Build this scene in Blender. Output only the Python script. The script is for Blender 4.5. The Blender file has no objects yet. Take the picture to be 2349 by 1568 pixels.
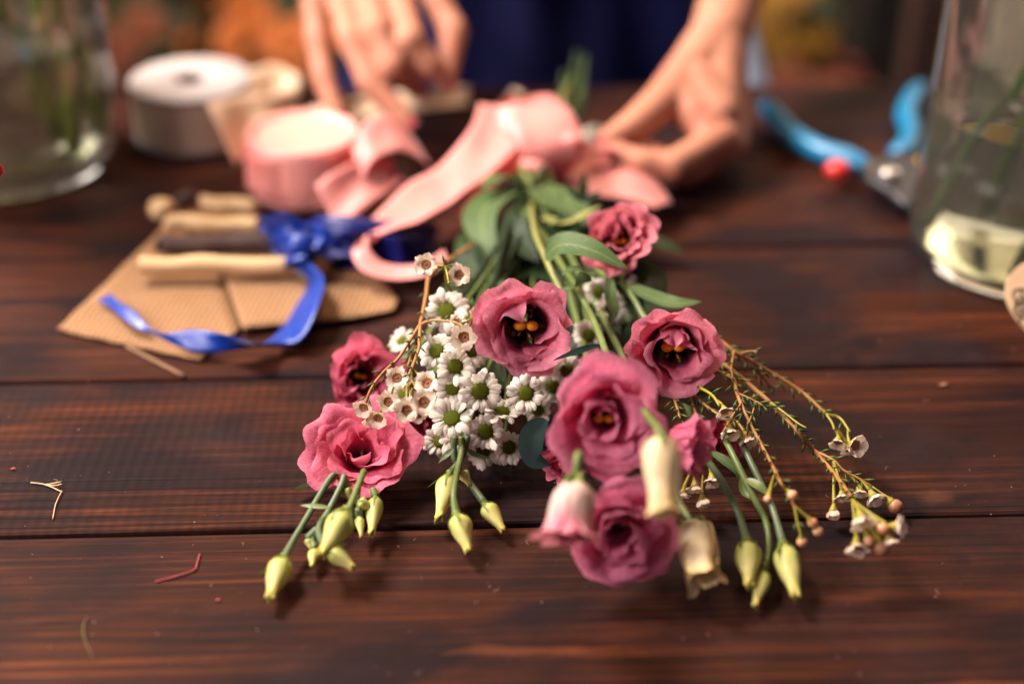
import bpy, bmesh, math, random
from mathutils import Vector, Matrix, noise, Quaternion
R = math.radians
sc = bpy.context.scene
COL = sc.collection
random.seed(11)

# ------------------------------------------------------------------ camera
CAM = Vector((0, 0, .45)); PITCH = R(32); F = 3262.5
RIGHT = Vector((1, 0, 0)); FWD = Vector((0, math.cos(PITCH), -math.sin(PITCH))); UP = Vector((0, math.sin(PITCH), math.cos(PITCH)))
cd = bpy.data.cameras.new('camera'); cam = bpy.data.objects.new('camera', cd); COL.objects.link(cam)
cam.location = CAM; cam.rotation_euler = (R(90) - PITCH, 0, 0)
cd.sensor_width = 36; cd.sensor_fit = 'HORIZONTAL'; cd.lens = 50; cd.clip_start = .02; cd.clip_end = 60
cd.dof.use_dof = True; cd.dof.focus_distance = .716; cd.dof.aperture_fstop = 2.0; cd.dof.aperture_blades = 0
sc.camera = cam

def D(x, y, d):                      # a point of the place from its bearing and its distance
    return CAM + d * (FWD + (x - 1174.5) / F * RIGHT - (y - 784) / F * UP)
def G(x, y, z=0.):                   # a point at a known height above the table
    r = FWD + (x - 1174.5) / F * RIGHT - (y - 784) / F * UP
    return CAM + r * ((z - CAM.z) / r.z)
def axis(a, b, c=1.):                # direction from sideways / upward / towards-viewer amounts
    return (a * RIGHT + b * UP - c * FWD).normalized()

# ------------------------------------------------------------------ objects
def tag(o, label=None, cat=None, group=None, kind=None):
    if label: o['label'] = label
    if cat: o['category'] = cat
    if group: o['group'] = group
    if kind: o['kind'] = kind
    return o
def thing(name, label, cat, loc=(0, 0, 0), group=None):
    o = bpy.data.objects.new(name, None); COL.objects.link(o); o.location = loc; o.empty_display_size = .01
    return tag(o, label, cat, group)
def wloc(o):
    v = Vector((0, 0, 0))
    while o is not None: v += Vector(o.location); o = o.parent
    return v

class M:
    def __init__(s): s.v = []; s.f = []; s.a = []; s.b = []
    def add(s, vs, fs, a=None, b=None):
        n = len(s.v); s.v += [Vector(q) for q in vs]; s.f += [tuple(i + n for i in f) for f in fs]
        s.a += list(a) if a is not None else [0.] * len(vs)
        s.b += list(b) if b is not None else [0.] * len(vs)
        return s
    def build(s, name, m, parent=None, smooth=True, label=None, solid=0, sub=0, loc=None):
        me = bpy.data.meshes.new(name)
        org = wloc(parent) if parent else (Vector(loc) if loc is not None else Vector((0, 0, 0)))
        me.from_pydata([v - org for v in s.v], [], s.f)
        for nm, dat in (('pv', s.a), ('pu', s.b)):
            if any(dat):
                at = me.attributes.new(nm, 'FLOAT', 'POINT'); at.data.foreach_set('value', dat)
        if smooth: me.polygons.foreach_set('use_smooth', [True] * len(me.polygons))
        me.materials.append(m); me.update()
        o = bpy.data.objects.new(name, me); COL.objects.link(o)
        if parent: o.parent = parent
        elif loc is not None: o.location = loc
        if label: o['label'] = label
        if solid:
            md = o.modifiers.new('thick', 'SOLIDIFY'); md.thickness = solid; md.offset = 0
        if sub:
            md = o.modifiers.new('sub', 'SUBSURF'); md.levels = sub; md.render_levels = sub
        return o

def cr(p, n):                        # smooth curve through points; n samples per span
    p = [Vector(q) for q in p]
    if len(p) == 2: return [p[0].lerp(p[1], i / n) for i in range(n + 1)]
    q = [2 * p[0] - p[1]] + p + [2 * p[-1] - p[-2]]; out = []
    for i in range(1, len(q) - 2):
        a, b, c, d = q[i - 1:i + 3]
        for k in range(n):
            t = k / n
            out.append(.5 * (2 * b + (c - a) * t + (2 * a - 5 * b + 4 * c - d) * t * t + (3 * b - a - 3 * c + d) * t ** 3))
    return out + [p[-1]]
def cr1(v, n): return [q.x for q in cr([Vector((x, 0, 0)) for x in v], n)]

def tube(m, pts, rad, segs=8, n=6, caps=True, wob=0.):
    P = cr(pts, n)
    rr = [rad] * len(P) if not hasattr(rad, '__len__') else cr1(rad, n)
    if len(rr) != len(P): rr = [rad[0] + (rad[-1] - rad[0]) * i / (len(P) - 1) for i in range(len(P))]
    vs = []; fs = []; aa = []
    t0 = (P[1] - P[0]).normalized(); x = t0.orthogonal().normalized()
    for i, p in enumerate(P):
        t = (P[min(i + 1, len(P) - 1)] - P[max(i - 1, 0)])
        t = t.normalized() if t.length > 1e-9 else t0
        x = (x - t * x.dot(t)).normalized(); y = t.cross(x)
        for k in range(segs):
            a = 2 * math.pi * k / segs
            r = max(rr[i], 1e-5)
            if wob: r *= 1 + wob * noise.noise(p * 160 + Vector((k * 1.3, 0, 0)))
            vs.append(p + (x * math.cos(a) + y * math.sin(a)) * r); aa.append(i / (len(P) - 1))
        if i:
            for k in range(segs):
                fs.append(((i - 1) * segs + k, (i - 1) * segs + (k + 1) % segs, i * segs + (k + 1) % segs, i * segs + k))
    if caps:
        fs.append(tuple(range(segs - 1, -1, -1))); fs.append(tuple(range((len(P) - 1) * segs, len(P) * segs)))
    return m.add(vs, fs, aa)
def ellip(m, c, rx, ry=None, rz=None, rot=None, nu=14, nv=9):
    ry = rx if ry is None else ry; rz = rx if rz is None else rz
    vs = []; fs = []
    for j in range(nv + 1):
        th = math.pi * j / nv
        for i in range(nu):
            ph = 2 * math.pi * i / nu
            q = Vector((rx * math.sin(th) * math.cos(ph), ry * math.sin(th) * math.sin(ph), rz * math.cos(th)))
            vs.append(Vector(c) + (rot @ q if rot else q))
    for j in range(nv):
        for i in range(nu):
            fs.append((j * nu + i, (j + 1) * nu + i, (j + 1) * nu + (i + 1) % nu, j * nu + (i + 1) % nu))
    return m.add(vs, fs)
def lathe(m, c, prof, nu=48, closed=False, rot=None):
    vs = []; fs = []; n = len(prof)
    for r, z in prof:
        for i in range(nu):
            a = 2 * math.pi * i / nu; q = Vector((r * math.cos(a), r * math.sin(a), z)); vs.append(Vector(c) + (rot @ q if rot else q))
    for j in range(n if closed else n - 1):
        k = (j + 1) % n
        for i in range(nu):
            fs.append((j * nu + i, j * nu + (i + 1) % nu, k * nu + (i + 1) % nu, k * nu + i))
    return m.add(vs, fs)
def box(m, lo, hi, rot=None, c=None):
    lo = Vector(lo); hi = Vector(hi); vs = []
    for x in (lo.x, hi.x):
        for y in (lo.y, hi.y):
            for z in (lo.z, hi.z):
                q = Vector((x, y, z)); vs.append((rot @ q if rot else q) + (Vector(c) if c else Vector((0, 0, 0))))
    return m.add(vs, [(0, 1, 3, 2), (4, 6, 7, 5), (0, 4, 5, 1), (2, 3, 7, 6), (0, 2, 6, 4), (1, 5, 7, 3)])
def strip(m, A, B, n=8, nw=4, bulge=0., wave=0.):     # a band between two edge lines
    A = cr(A, n); B = cr(B, n); vs = []; fs = []; aa = []; bb = []
    for i, (p, q) in enumerate(zip(A, B)):
        t = A[min(i + 1, len(A) - 1)] - A[max(i - 1, 0)]
        nn = t.cross(q - p); nn = nn.normalized() if nn.length > 1e-9 else Vector((0, 0, 1))
        for k in range(nw + 1):
            w = k / nw; vs.append(p.lerp(q, w) + nn * (bulge * math.sin(math.pi * w) + wave * noise.noise(p * 32 + Vector((w * 1.4, bulge * 900, 0))))); aa.append(i / (len(A) - 1)); bb.append(w)
        if i:
            for k in range(nw):
                o = (i - 1) * (nw + 1) + k; fs.append((o, o + 1, o + nw + 2, o + nw + 1))
    return m.add(vs, fs, aa, bb)
def frame(a, roll=0.):               # rotation that takes +Z to a
    return (Vector((0, 0, 1)).rotation_difference(a) @ Quaternion((0, 0, 1), roll)).to_matrix()

# ------------------------------------------------------------------ materials
class N:
    def __init__(s, name):
        s.m = bpy.data.materials.new(name); s.m.use_nodes = True; s.t = s.m.node_tree; s.t.nodes.clear()
        s.out = s.n('ShaderNodeOutputMaterial')
    def n(s, typ, **kw):
        nd = s.t.nodes.new(typ)
        for k, v in kw.items():
            if k.startswith('i_'):
                s.set(nd, k[2:].replace('_', ' '), v)
            else: setattr(nd, k, v)
        return nd
    def set(s, nd, k, v):
        sk = nd.inputs[int(k)] if k.isdigit() else nd.inputs[k]
        if isinstance(v, bpy.types.NodeSocket): s.t.links.new(v, sk)
        elif isinstance(v, bpy.types.Node): s.t.links.new(v.outputs[0], sk)
        else:
            if sk.type == 'RGBA' and len(v) == 3: v = (*v, 1)
            sk.default_value = v
    def math(s, op, a, b=0., c=0., clamp=False):
        nd = s.n('ShaderNodeMath', operation=op, use_clamp=clamp)
        for i, v in enumerate((a, b, c)): s.set(nd, str(i), v)
        return nd.outputs[0]
    def mix(s, f, a, b, mode='MIX'):
        nd = s.n('ShaderNodeMix', data_type='RGBA', blend_type=mode)
        s.set(nd, '0', f); s.set(nd, '6', a); s.set(nd, '7', b)
        return nd.outputs[2]
    def ramp(s, f, *st):
        nd = s.n('ShaderNodeValToRGB'); s.set(nd, '0', f); e = nd.color_ramp.elements
        while len(e) < len(st): e.new(.5)
        for k, (p, c) in zip(e, st): k.position = p; k.color = (*c, 1) if hasattr(c, '__len__') else (c, c, c, 1)
        return nd.outputs[0]
    def noise(s, scale, vec=None, detail=4., rough=.55, dist=0.):
        nd = s.n('ShaderNodeTexNoise', i_Scale=scale, i_Detail=detail, i_Roughness=rough, i_Distortion=dist)
        if vec is not None: s.set(nd, 'Vector', vec)
        return nd.outputs[0]
    def obj(s): return s.n('ShaderNodeTexCoord').outputs['Object']
    def geo(s): return s.n('ShaderNodeNewGeometry').outputs['Position']
    def mapv(s, vec, scale=(1, 1, 1), loc=(0, 0, 0), rot=(0, 0, 0)):
        nd = s.n('ShaderNodeMapping'); s.set(nd, 'Vector', vec); nd.inputs['Scale'].default_value = scale
        nd.inputs['Location'].default_value = loc; nd.inputs['Rotation'].default_value = rot
        return nd.outputs[0]
    def attr(s, nm): return s.n('ShaderNodeAttribute', attribute_name=nm).outputs['Fac']
    def bump(s, h, strength=.3, dist=.001): return s.n('ShaderNodeBump', i_Strength=strength, i_Distance=dist, i_Height=h).outputs[0]
    def pbsdf(s, **kw):
        nd = s.n('ShaderNodeBsdfPrincipled')
        for k, v in kw.items(): s.set(nd, k.replace('_', ' '), v)
        return nd
    def done(s, sh):
        s.t.links.new(sh.outputs[0] if isinstance(sh, bpy.types.Node) else sh, s.out.inputs[0]); return s.m

def leafy(name, c1, c2, trans=.3, rough=.45, scale=300., bump=.2, base=None, vein=True, spec=.4, satmul=1.):
    k = N(name); g = k.obj(); nz = k.noise(scale * .25, g, 3)
    col = k.mix(k.math('MULTIPLY', k.math('SUBTRACT', nz, .3), 2.2, clamp=True), c1, c2)
    pv = k.attr('pv')
    if base is not None: col = k.mix(k.ramp(pv, (0., 1.), (.34, 0.)), col, base)
    h = k.noise(scale, g, 5, .6)
    b = k.bump(h, bump, .0006)
    p = k.pbsdf(Base_Color=col, Roughness=rough, Normal=b, Specular_IOR_Level=spec)
    tr = k.n('ShaderNodeBsdfTranslucent', i_Color=col, i_Normal=b)
    return k.done(k.n('ShaderNodeMixShader', i_0=trans, i_1=p, i_2=tr))

def petal_mat(name, body, rim, throat, trans=.42, deep=.0, r0=.45, r1=1.):
    k = N(name); g = k.obj(); pv = k.attr('pv'); pu = k.attr('pu')
    cv = k.n('ShaderNodeCombineXYZ'); k.set(cv, 'X', k.math('MULTIPLY', pu, 26.)); k.set(cv, 'Y', k.math('MULTIPLY', pv, 4.))
    vein = k.noise(1.4, cv.outputs[0], 4, .6, .4)
    blot = k.noise(95, g, 4, .6)
    col = k.mix(k.ramp(pv, (r0, 0.), (r1, 1.)), body, rim)
    col = k.mix(k.math('MULTIPLY', k.ramp(vein, (.35, 0.), (.68, 1.)), .5), col, tuple(c * .62 for c in body))
    col = k.mix(k.math('MULTIPLY', k.ramp(blot, (.4, 0.), (.7, 1.)), .3), col, tuple(min(1, c * 1.2 + .03) for c in rim))
    col = k.mix(k.ramp(pv, (.10 + deep * .7, 1.), (.34 + deep, 0.)), col, throat)
    spk = k.noise(900, g, 2, .5)
    col = k.mix(k.math('MULTIPLY', k.ramp(spk, (.66, 0.), (.74, 1.)), .3), col, tuple(c * .5 for c in body))
    h = k.math('ADD', k.math('MULTIPLY', vein, .9), k.math('ADD', k.math('MULTIPLY', k.noise(230, g, 4, .6), 1.1), k.math('MULTIPLY', k.noise(1100, g, 3), .35)))
    b = k.bump(h, .42, .0011)
    p = k.pbsdf(Base_Color=col, Roughness=.55, Normal=b, Specular_IOR_Level=.2)
    tr = k.n('ShaderNodeBsdfTranslucent', i_Color=col, i_Normal=b)
    return k.done(k.n('ShaderNodeMixShader', i_0=trans, i_1=p, i_2=tr))

PINK = petal_mat('petal_pink', (.70, .115, .215), (.88, .32, .42), (.006, .0015, .003), deep=.26)
PINKB = petal_mat('petal_bright_pink', (.74, .105, .255), (.90, .31, .46), (.10, .008, .02), deep=.0)
ROSE = petal_mat('petal_deep_rose', (.64, .070, .165), (.83, .22, .32), (.03, .003, .008), deep=.06)
DUSK = petal_mat('petal_dusky', (.50, .055, .115), (.78, .26, .31), (.03, .003, .010), deep=.2)
BLUSH = petal_mat('petal_blush', (.86, .66, .58), (.80, .22, .32), (.86, .78, .64), .3, r0=.52, r1=.80)
WHITE = leafy('petal_white', (.80, .72, .62), (.84, .79, .72), .32, .55, 700, .18, base=(.62, .58, .40), spec=.25)
DISC = N('daisy_centre'); _g = DISC.obj()
_v = DISC.n('ShaderNodeTexVoronoi', i_Scale=1150.); DISC.set(_v, 'Vector', _g)
_c = DISC.mix(DISC.ramp(_v.outputs['Distance'], (.0, 1.), (.6, 0.)), (.036, .042, .002), (.20, .23, .008))
DISC = DISC.done(DISC.pbsdf(Base_Color=_c, Roughness=.75, Specular_IOR_Level=.12, Normal=DISC.bump(_v.outputs['Distance'], -1., .0012)))
WAX = leafy('waxflower_petal', (.82, .62, .47), (.86, .74, .62), .25, .35, 600, .15, base=(.50, .22, .12))
WAXC = leafy('waxflower_heart', (.30, .085, .045), (.46, .20, .09), .0, .5, 900, .5)
WAXB = leafy('waxflower_bud', (.72, .30, .14), (.80, .50, .32), .1, .35, 500, .1)
CUP = leafy('waxflower_cup', (.28, .25, .02), (.42, .30, .05), .1, .4, 500, .15)
TWIG = leafy('twig_orange', (.36, .13, .035), (.30, .17, .05), .0, .5, 500, .3)
STALK = leafy('stalk_yellow', (.34, .27, .02), (.26, .24, .03), .05, .45, 500, .2)
NEEDLE = leafy('needle_green', (.055, .10, .020), (.11, .165, .036), .15, .45, 400, .2)
LEAF = N('leaf_green'); _g = LEAF.obj(); _u = LEAF.attr('pu'); _vv = LEAF.attr('pv')
_w = LEAF.n('ShaderNodeTexWave', i_Scale=1., i_Distortion=2.5, i_Detail=2.)
_cx = LEAF.n('ShaderNodeCombineXYZ'); LEAF.set(_cx, 'X', LEAF.math('ADD', LEAF.math('MULTIPLY', _vv, 3.), LEAF.math('MULTIPLY', LEAF.math('ABSOLUTE', LEAF.math('SUBTRACT', _u, .5)), -2.2)))
LEAF.set(_w, 'Vector', _cx.outputs[0])
_mid = LEAF.ramp(LEAF.math('ABSOLUTE', LEAF.math('SUBTRACT', _u, .5)), (.0, 1.), (.045, 0.))
_c = LEAF.mix(LEAF.noise(60, _g, 4), (.036, .080, .022), (.090, .145, .048))
_c = LEAF.mix(LEAF.math('MULTIPLY', LEAF.ramp(_w.outputs[1], (.72, 0.), (.98, 1.)), .28), _c, (.20, .26, .12))
_c = LEAF.mix(LEAF.math('MULTIPLY', _mid, .6), _c, (.24, .28, .12))
_c = LEAF.mix(LEAF.math('MULTIPLY', LEAF.ramp(LEAF.noise(420, _g, 3), (.63, 0.), (.74, 1.)), .5), _c, (.26, .20, .09))
_b = LEAF.bump(LEAF.math('ADD', LEAF.math('MULTIPLY', _w.outputs[1], .5), LEAF.noise(400, _g, 4)), .3, .0008)
LEAF = LEAF.done(LEAF.n('ShaderNodeMixShader', i_0=.22, i_1=LEAF.pbsdf(Base_Color=_c, Roughness=.52, Normal=_b, Specular_IOR_Level=.22), i_2=LEAF.n('ShaderNodeBsdfTranslucent', i_Color=_c)))
LEAFD = leafy('leaf_dark', (.010, .022, .008), (.022, .042, .014), .12, .5, 200, .2, spec=.15)  # dark green that also carries the shade deep in the bouquet
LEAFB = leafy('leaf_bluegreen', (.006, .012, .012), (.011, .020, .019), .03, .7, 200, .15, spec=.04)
STEM = leafy('stem_green', (.10, .15, .035), (.16, .20, .06), .05, .42, 300, .2)
STEMY = leafy('stem_yellow', (.22, .20, .05), (.17, .20, .05), .05, .42, 300, .2)
STEMB = leafy('stem_bluish', (.085, .125, .06), (.12, .16, .075), .05, .42, 300, .2)
BUDM = N('bud_yellow'); _pv = BUDM.attr('pv'); _g = BUDM.obj()
_c = BUDM.ramp(_pv, (0., (.22, .30, .045)), (.22, (.50, .52, .14)), (.7, (.72, .64, .26)), (1., (.62, .50, .10)))
_c = BUDM.mix(BUDM.math('MULTIPLY', BUDM.noise(120, _g, 4), .35), _c, (.42, .42, .08))
_b = BUDM.bump(BUDM.noise(500, _g, 4), .15, .0006)
BUDM = BUDM.done(BUDM.n('ShaderNodeMixShader', i_0=.2, i_1=BUDM.pbsdf(Base_Color=_c, Roughness=.42, Normal=_b, Specular_IOR_Level=.4), i_2=BUDM.n('ShaderNodeBsdfTranslucent', i_Color=_c)))
BUDC = N('bud_cream'); _pv = BUDC.attr('pv'); _g = BUDC.obj()
_c = BUDC.ramp(_pv, (0., (.42, .45, .14)), (.12, (.78, .66, .38)), (.7, (.82, .66, .42)), (1., (.74, .56, .24)))
_c = BUDC.mix(BUDC.math('MULTIPLY', BUDC.noise(90, _g, 4), .3), _c, (.72, .46, .26))
_b = BUDC.bump(BUDC.noise(500, _g, 4), .15, .0006)
BUDC = BUDC.done(BUDC.n('ShaderNodeMixShader', i_0=.2, i_1=BUDC.pbsdf(Base_Color=_c, Roughness=.42, Normal=_b, Specular_IOR_Level=.4), i_2=BUDC.n('ShaderNodeBsdfTranslucent', i_Color=_c)))
SEPAL = leafy('sepal_green', (.13, .18, .03), (.20, .24, .05), .15, .45, 300, .2)
STIG = leafy('stigma_orange', (.80, .30, .008), (.85, .38, .015), .0, .4, 900, .3)
ANTH = leafy('anther_rust', (.30, .055, .006), (.42, .11, .01), .0, .55, 900, .4)

def plain(name, c, rough=.5, metal=0., spec=.5, nz=0., scale=40., bump=0., coat=0., c2=None, **kw):
    k = N(name); g = k.obj(); col = c
    if nz: col = k.mix(k.math('MULTIPLY', k.noise(scale, g, 5), nz), c, c2 or tuple(q * .45 for q in c))
    p = k.pbsdf(Base_Color=col, Roughness=rough, Metallic=metal, Specular_IOR_Level=spec, Coat_Weight=coat, **kw)
    if bump: k.set(p, 'Normal', k.bump(k.noise(scale * 6, g, 5), bump, .001))
    return k.done(p)
def satin(name, c, c2, rough=.3, trans=.0, spec=.6):
    k = N(name); g = k.obj(); pv = k.attr('pv'); pu = k.attr('pu')
    cv = k.n('ShaderNodeCombineXYZ'); k.set(cv, 'X', k.math('MULTIPLY', pv, 220.)); k.set(cv, 'Y', k.math('MULTIPLY', pu, 3.))
    th = k.noise(1., cv.outputs[0], 2)
    cr_ = k.noise(160, g, 3, .6)
    col = k.mix(k.noise(35, g, 3), c, c2)
    b = k.bump(k.math('ADD', k.math('MULTIPLY', th, .3), k.math('ADD', k.math('MULTIPLY', k.noise(70, g, 2), 1.), k.math('MULTIPLY', cr_, .6))), .3, .001)
    p = k.pbsdf(Base_Color=col, Roughness=rough, Normal=b, Specular_IOR_Level=spec, Sheen_Weight=.25, Sheen_Roughness=.3, Anisotropic=.5)
    if trans:
        return k.done(k.n('ShaderNodeMixShader', i_0=trans, i_1=p, i_2=k.n('ShaderNodeBsdfTranslucent', i_Color=col)))
    return k.done(p)
RIBP = satin('satin_pink', (.85, .29, .26), (.90, .42, .39), .42, .36, .6)
RIBPS = satin('satin_pink_wound', (.84, .29, .26), (.89, .40, .37), .34, 0., .5)
RIBCS = satin('satin_cream_wound', (.80, .59, .43), (.86, .68, .52), .55, 0., .2)
RIBB = satin('satin_blue', (.0015, .020, .19), (.003, .040, .33), .36, 0., .4)
RIBN = satin('satin_navy', (.002, .005, .09), (.003, .008, .14), .42, 0., .35)
RIBC = satin('satin_cream', (.66, .45, .30), (.76, .56, .40), .5, .15, .35)
SPOOLW = plain('spool_white', (.44, .385, .39), .6)
SPOOLC = plain('spool_cream', (.47, .40, .33), .6)
HOLE = plain('spool_hole', (.16, .10, .07), .8)
SKIN = N('skin'); _g = SKIN.geo()
_c = SKIN.mix(SKIN.noise(55, _g, 5), (.41, .162, .096), (.47, .210, .138))
_c = SKIN.mix(SKIN.math('MULTIPLY', SKIN.ramp(SKIN.noise(24, _g, 3), (.45, 0.), (.75, 1.)), .4), _c, (.38, .10, .068))
SKIN = SKIN.done(SKIN.pbsdf(Base_Color=_c, Roughness=.55, Specular_IOR_Level=.28, Subsurface_Weight=.18, Subsurface_Radius=(1., .35, .2), Subsurface_Scale=.006,
    Normal=SKIN.bump(SKIN.noise(420, _g, 4), .15, .0008)))
NAIL = plain('nail_polish', (.62, .11, .125), .22, coat=.4)
NAVY = N('apron_navy'); _g = NAVY.geo()
_c = NAVY.mix(NAVY.noise(30, _g, 4), (.0035, .0045, .045), (.006, .008, .075))
NAVY = NAVY.done(NAVY.pbsdf(Base_Color=_c, Roughness=.75, Sheen_Weight=.03, Specular_IOR_Level=.2, Normal=NAVY.bump(NAVY.noise(900, _g, 3), .3, .001)))
DENIM = plain('dress_pale_blue', (.58, .68, .92), .85, nz=.12, scale=60, bump=.2)
CLOTH = leafy('dress_cloth', (.62, .72, .95), (.68, .78, .98), .5, .9, 60, .1, spec=.1)
HAIR = plain('hair_brown', (.05, .025, .012), .5, nz=.4, scale=50, bump=.4)
TEAL = plain('grip_turquoise', (.002, .16, .33), .38, nz=.15, scale=60, bump=.06)
TEALD = plain('grip_red', (.55, .022, .018), .35)
STEEL = plain('tool_black', (.018, .017, .022), .4, .3, bump=.1, scale=60)
DULL = plain('blade_dull', (.10, .095, .10), .45, .6)
BRIGHT = plain('pivot_steel', (.55, .52, .50), .32, .9)
YELL = plain('yellow_band', (.86, .46, .008), .5)
PALEW = N('stick_pale'); _g = PALEW.geo(); _m = PALEW.mapv(_g, (40, 500, 500))
_c = PALEW.mix(PALEW.noise(1., _m, 4), (.66, .45, .24), (.48, .29, .13))
PALEW = PALEW.done(PALEW.pbsdf(Base_Color=_c, Roughness=.6, Normal=PALEW.bump(PALEW.noise(1., _m, 4), .3, .001)))
CINN = plain('stick_dark', (.06, .028, .024), .75, nz=.5, scale=120, bump=.5)
STRAW = plain('straw', (.62, .42, .22), .6)
THREAD = plain('thread_red', (.32, .040, .05), .6)
BERRY = plain('berry_red', (.52, .006, .008), .2, coat=.4)
BURL = N('burlap'); _g = BURL.geo()
_r = BURL.mapv(_g, (1, 1, 1), rot=(0, 0, R(8)))
_w1 = BURL.n('ShaderNodeTexWave', bands_direction='X', i_Scale=88., i_Distortion=3.5, i_Detail=3.); BURL.set(_w1, 'Vector', _r)
_w2 = BURL.n('ShaderNodeTexWave', bands_direction='Y', i_Scale=88., i_Distortion=3.5, i_Detail=3.); BURL.set(_w2, 'Vector', _r)
_h = BURL.math('MULTIPLY', _w1.outputs[1], _w2.outputs[1])
_c = BURL.mix(BURL.ramp(_h, (.05, 0.), (.5, 1.)), (.13, .065, .032), (.42, .245, .13))
_c = BURL.mix(BURL.math('MULTIPLY', BURL.noise(45, _g, 4), .5), _c, (.34, .18, .09))
BURL = BURL.done(BURL.pbsdf(Base_Color=_c, Roughness=.9, Specular_IOR_Level=.15, Normal=BURL.bump(_h, .55, .0009)))
GLASS = N('clear_glass'); GLASS = GLASS.done(GLASS.pbsdf(Base_Color=(.93, .95, .92), Roughness=.0, IOR=1.45, Transmission_Weight=.99))
WATER = N('water'); WATER = WATER.done(WATER.pbsdf(Base_Color=(.95, .94, .76), Roughness=.0, IOR=1.333, Transmission_Weight=.93))  # slightly diffuse pale colour, put in to make the water look brighter lit
HEART = N('heart_wood'); _g = HEART.geo()
_c = HEART.mix(HEART.noise(1., HEART.mapv(_g, (60, 60, 400)), 4), (.60, .40, .24), (.50, .31, .17))
HEART = HEART.done(HEART.pbsdf(Base_Color=_c, Roughness=.7))
INK = plain('ink_dark', (.05, .045, .03), .8)
# ------------------------------------------------------------------ table, floor, far wall
YAW = .034
TCS, TSN = math.cos(YAW), math.sin(YAW)
def tl(p): return (p.x * TCS + p.y * TSN, -p.x * TSN + p.y * TCS)     # world -> table axes
k = N('table_wood'); g = k.obj(); pid = k.attr('pv')
off = k.n('ShaderNodeCombineXYZ'); k.set(off, 'X', k.math('MULTIPLY', pid, 7.3)); k.set(off, 'Z', k.math('MULTIPLY', pid, 3.1))
va = k.n('ShaderNodeVectorMath', operation='ADD'); k.set(va, '0', g); k.set(va, '1', off.outputs[0]); gg = va.outputs[0]
sx = k.n('ShaderNodeSeparateXYZ'); k.set(sx, '0', g); X, Y = sx.outputs[0], sx.outputs[1]
streak = k.noise(1., k.mapv(gg, (3.6, 190, 1)), 7, .72, .9)
fine = k.noise(1., k.mapv(gg, (22, 900, 1)), 4, .6)
blot = k.noise(1., k.mapv(gg, (7, 16, 1)), 4, .55, .4)
col = k.ramp(streak, (.30, (.011, .0044, .0042)), (.50, (.044, .0120, .0060)), (.72, (.165, .043, .0135)))
col = k.mix(k.ramp(blot, (.40, .92), (.62, 0.)), col, (.0090, .0056, .0080))
col = k.mix(k.math('MULTIPLY', k.ramp(fine, (.35, 1.), (.55, 0.)), .5), col, (.012, .006, .005))
# growth lines
rg = k.n('ShaderNodeTexWave', bands_direction='Y', i_Scale=43., i_Distortion=2.2, i_Detail=2., i_Detail_Scale=.6); k.set(rg, 'Vector', k.mapv(gg, (.10, 1, 1)))
msk = k.ramp(k.noise(1., k.mapv(gg, (1.6, 15, 1)), 2), (.42, 0.), (.56, 1.))
ringm = k.math('MULTIPLY', k.math('MULTIPLY', k.ramp(rg.outputs[1], (.02, 1.), (.20, 0.)), msk), k.ramp(k.math('ABSOLUTE', k.math('SUBTRACT', Y, .568)), (.0, 1.), (.022, 1.), (.045, .12)))
col = k.mix(k.math('MULTIPLY', ringm, .5), col, (.010, .005, .005))
# saw marks across the boards
sw = k.n('ShaderNodeTexWave', bands_direction='X', i_Scale=50., i_Distortion=1.6, i_Detail=1., i_Detail_Scale=.5); k.set(sw, 'Vector', k.mapv(gg, (1, .22, 1), rot=(0, 0, R(2))))
sm = k.math('MULTIPLY', k.ramp(k.noise(1., k.mapv(gg, (3.2, 9, 1), loc=(3, 1, 0)), 3), (.43, 0.), (.60, 1.)), k.ramp(sw.outputs[1], (.15, 1.), (.9, 0.)))
pm = k.ramp(k.math('ABSOLUTE', k.math('SUBTRACT', Y, .615)), (.0, 1.), (.068, 1.), (.078, .30), (.22, .0))
sawf = k.math('MULTIPLY', sm, pm)
col = k.mix(k.math('MULTIPLY', sawf, .32), col, (.012, .006, .006))
# arched figure on the nearest board
def cath(x0, y0, ax, ay, sc_, w0, w1):
    dx = k.math('MULTIPLY', k.math('SUBTRACT', X, x0), ax); dy = k.math('MULTIPLY', k.math('SUBTRACT', Y, y0), ay)
    r = k.math('SQRT', k.math('ADD', k.math('MULTIPLY', dx, dx), k.math('MULTIPLY', dy, dy)))
    r = k.math('ADD', r, k.math('MULTIPLY', k.noise(1., k.mapv(gg, (20, 60, 1)), 3), .55))
    return k.ramp(k.math('SINE', k.math('MULTIPLY', r, sc_)), (w0, 0.), (w1, 1.))
near = k.ramp(Y, (.44, 1.), (.505, 0.))
c1 = cath(.02, .462, 3.0, 34., 5.5, .90, 1.)
col = k.mix(k.math('MULTIPLY', k.math('MULTIPLY', c1, near), .45), col, (.20, .058, .018))
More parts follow.
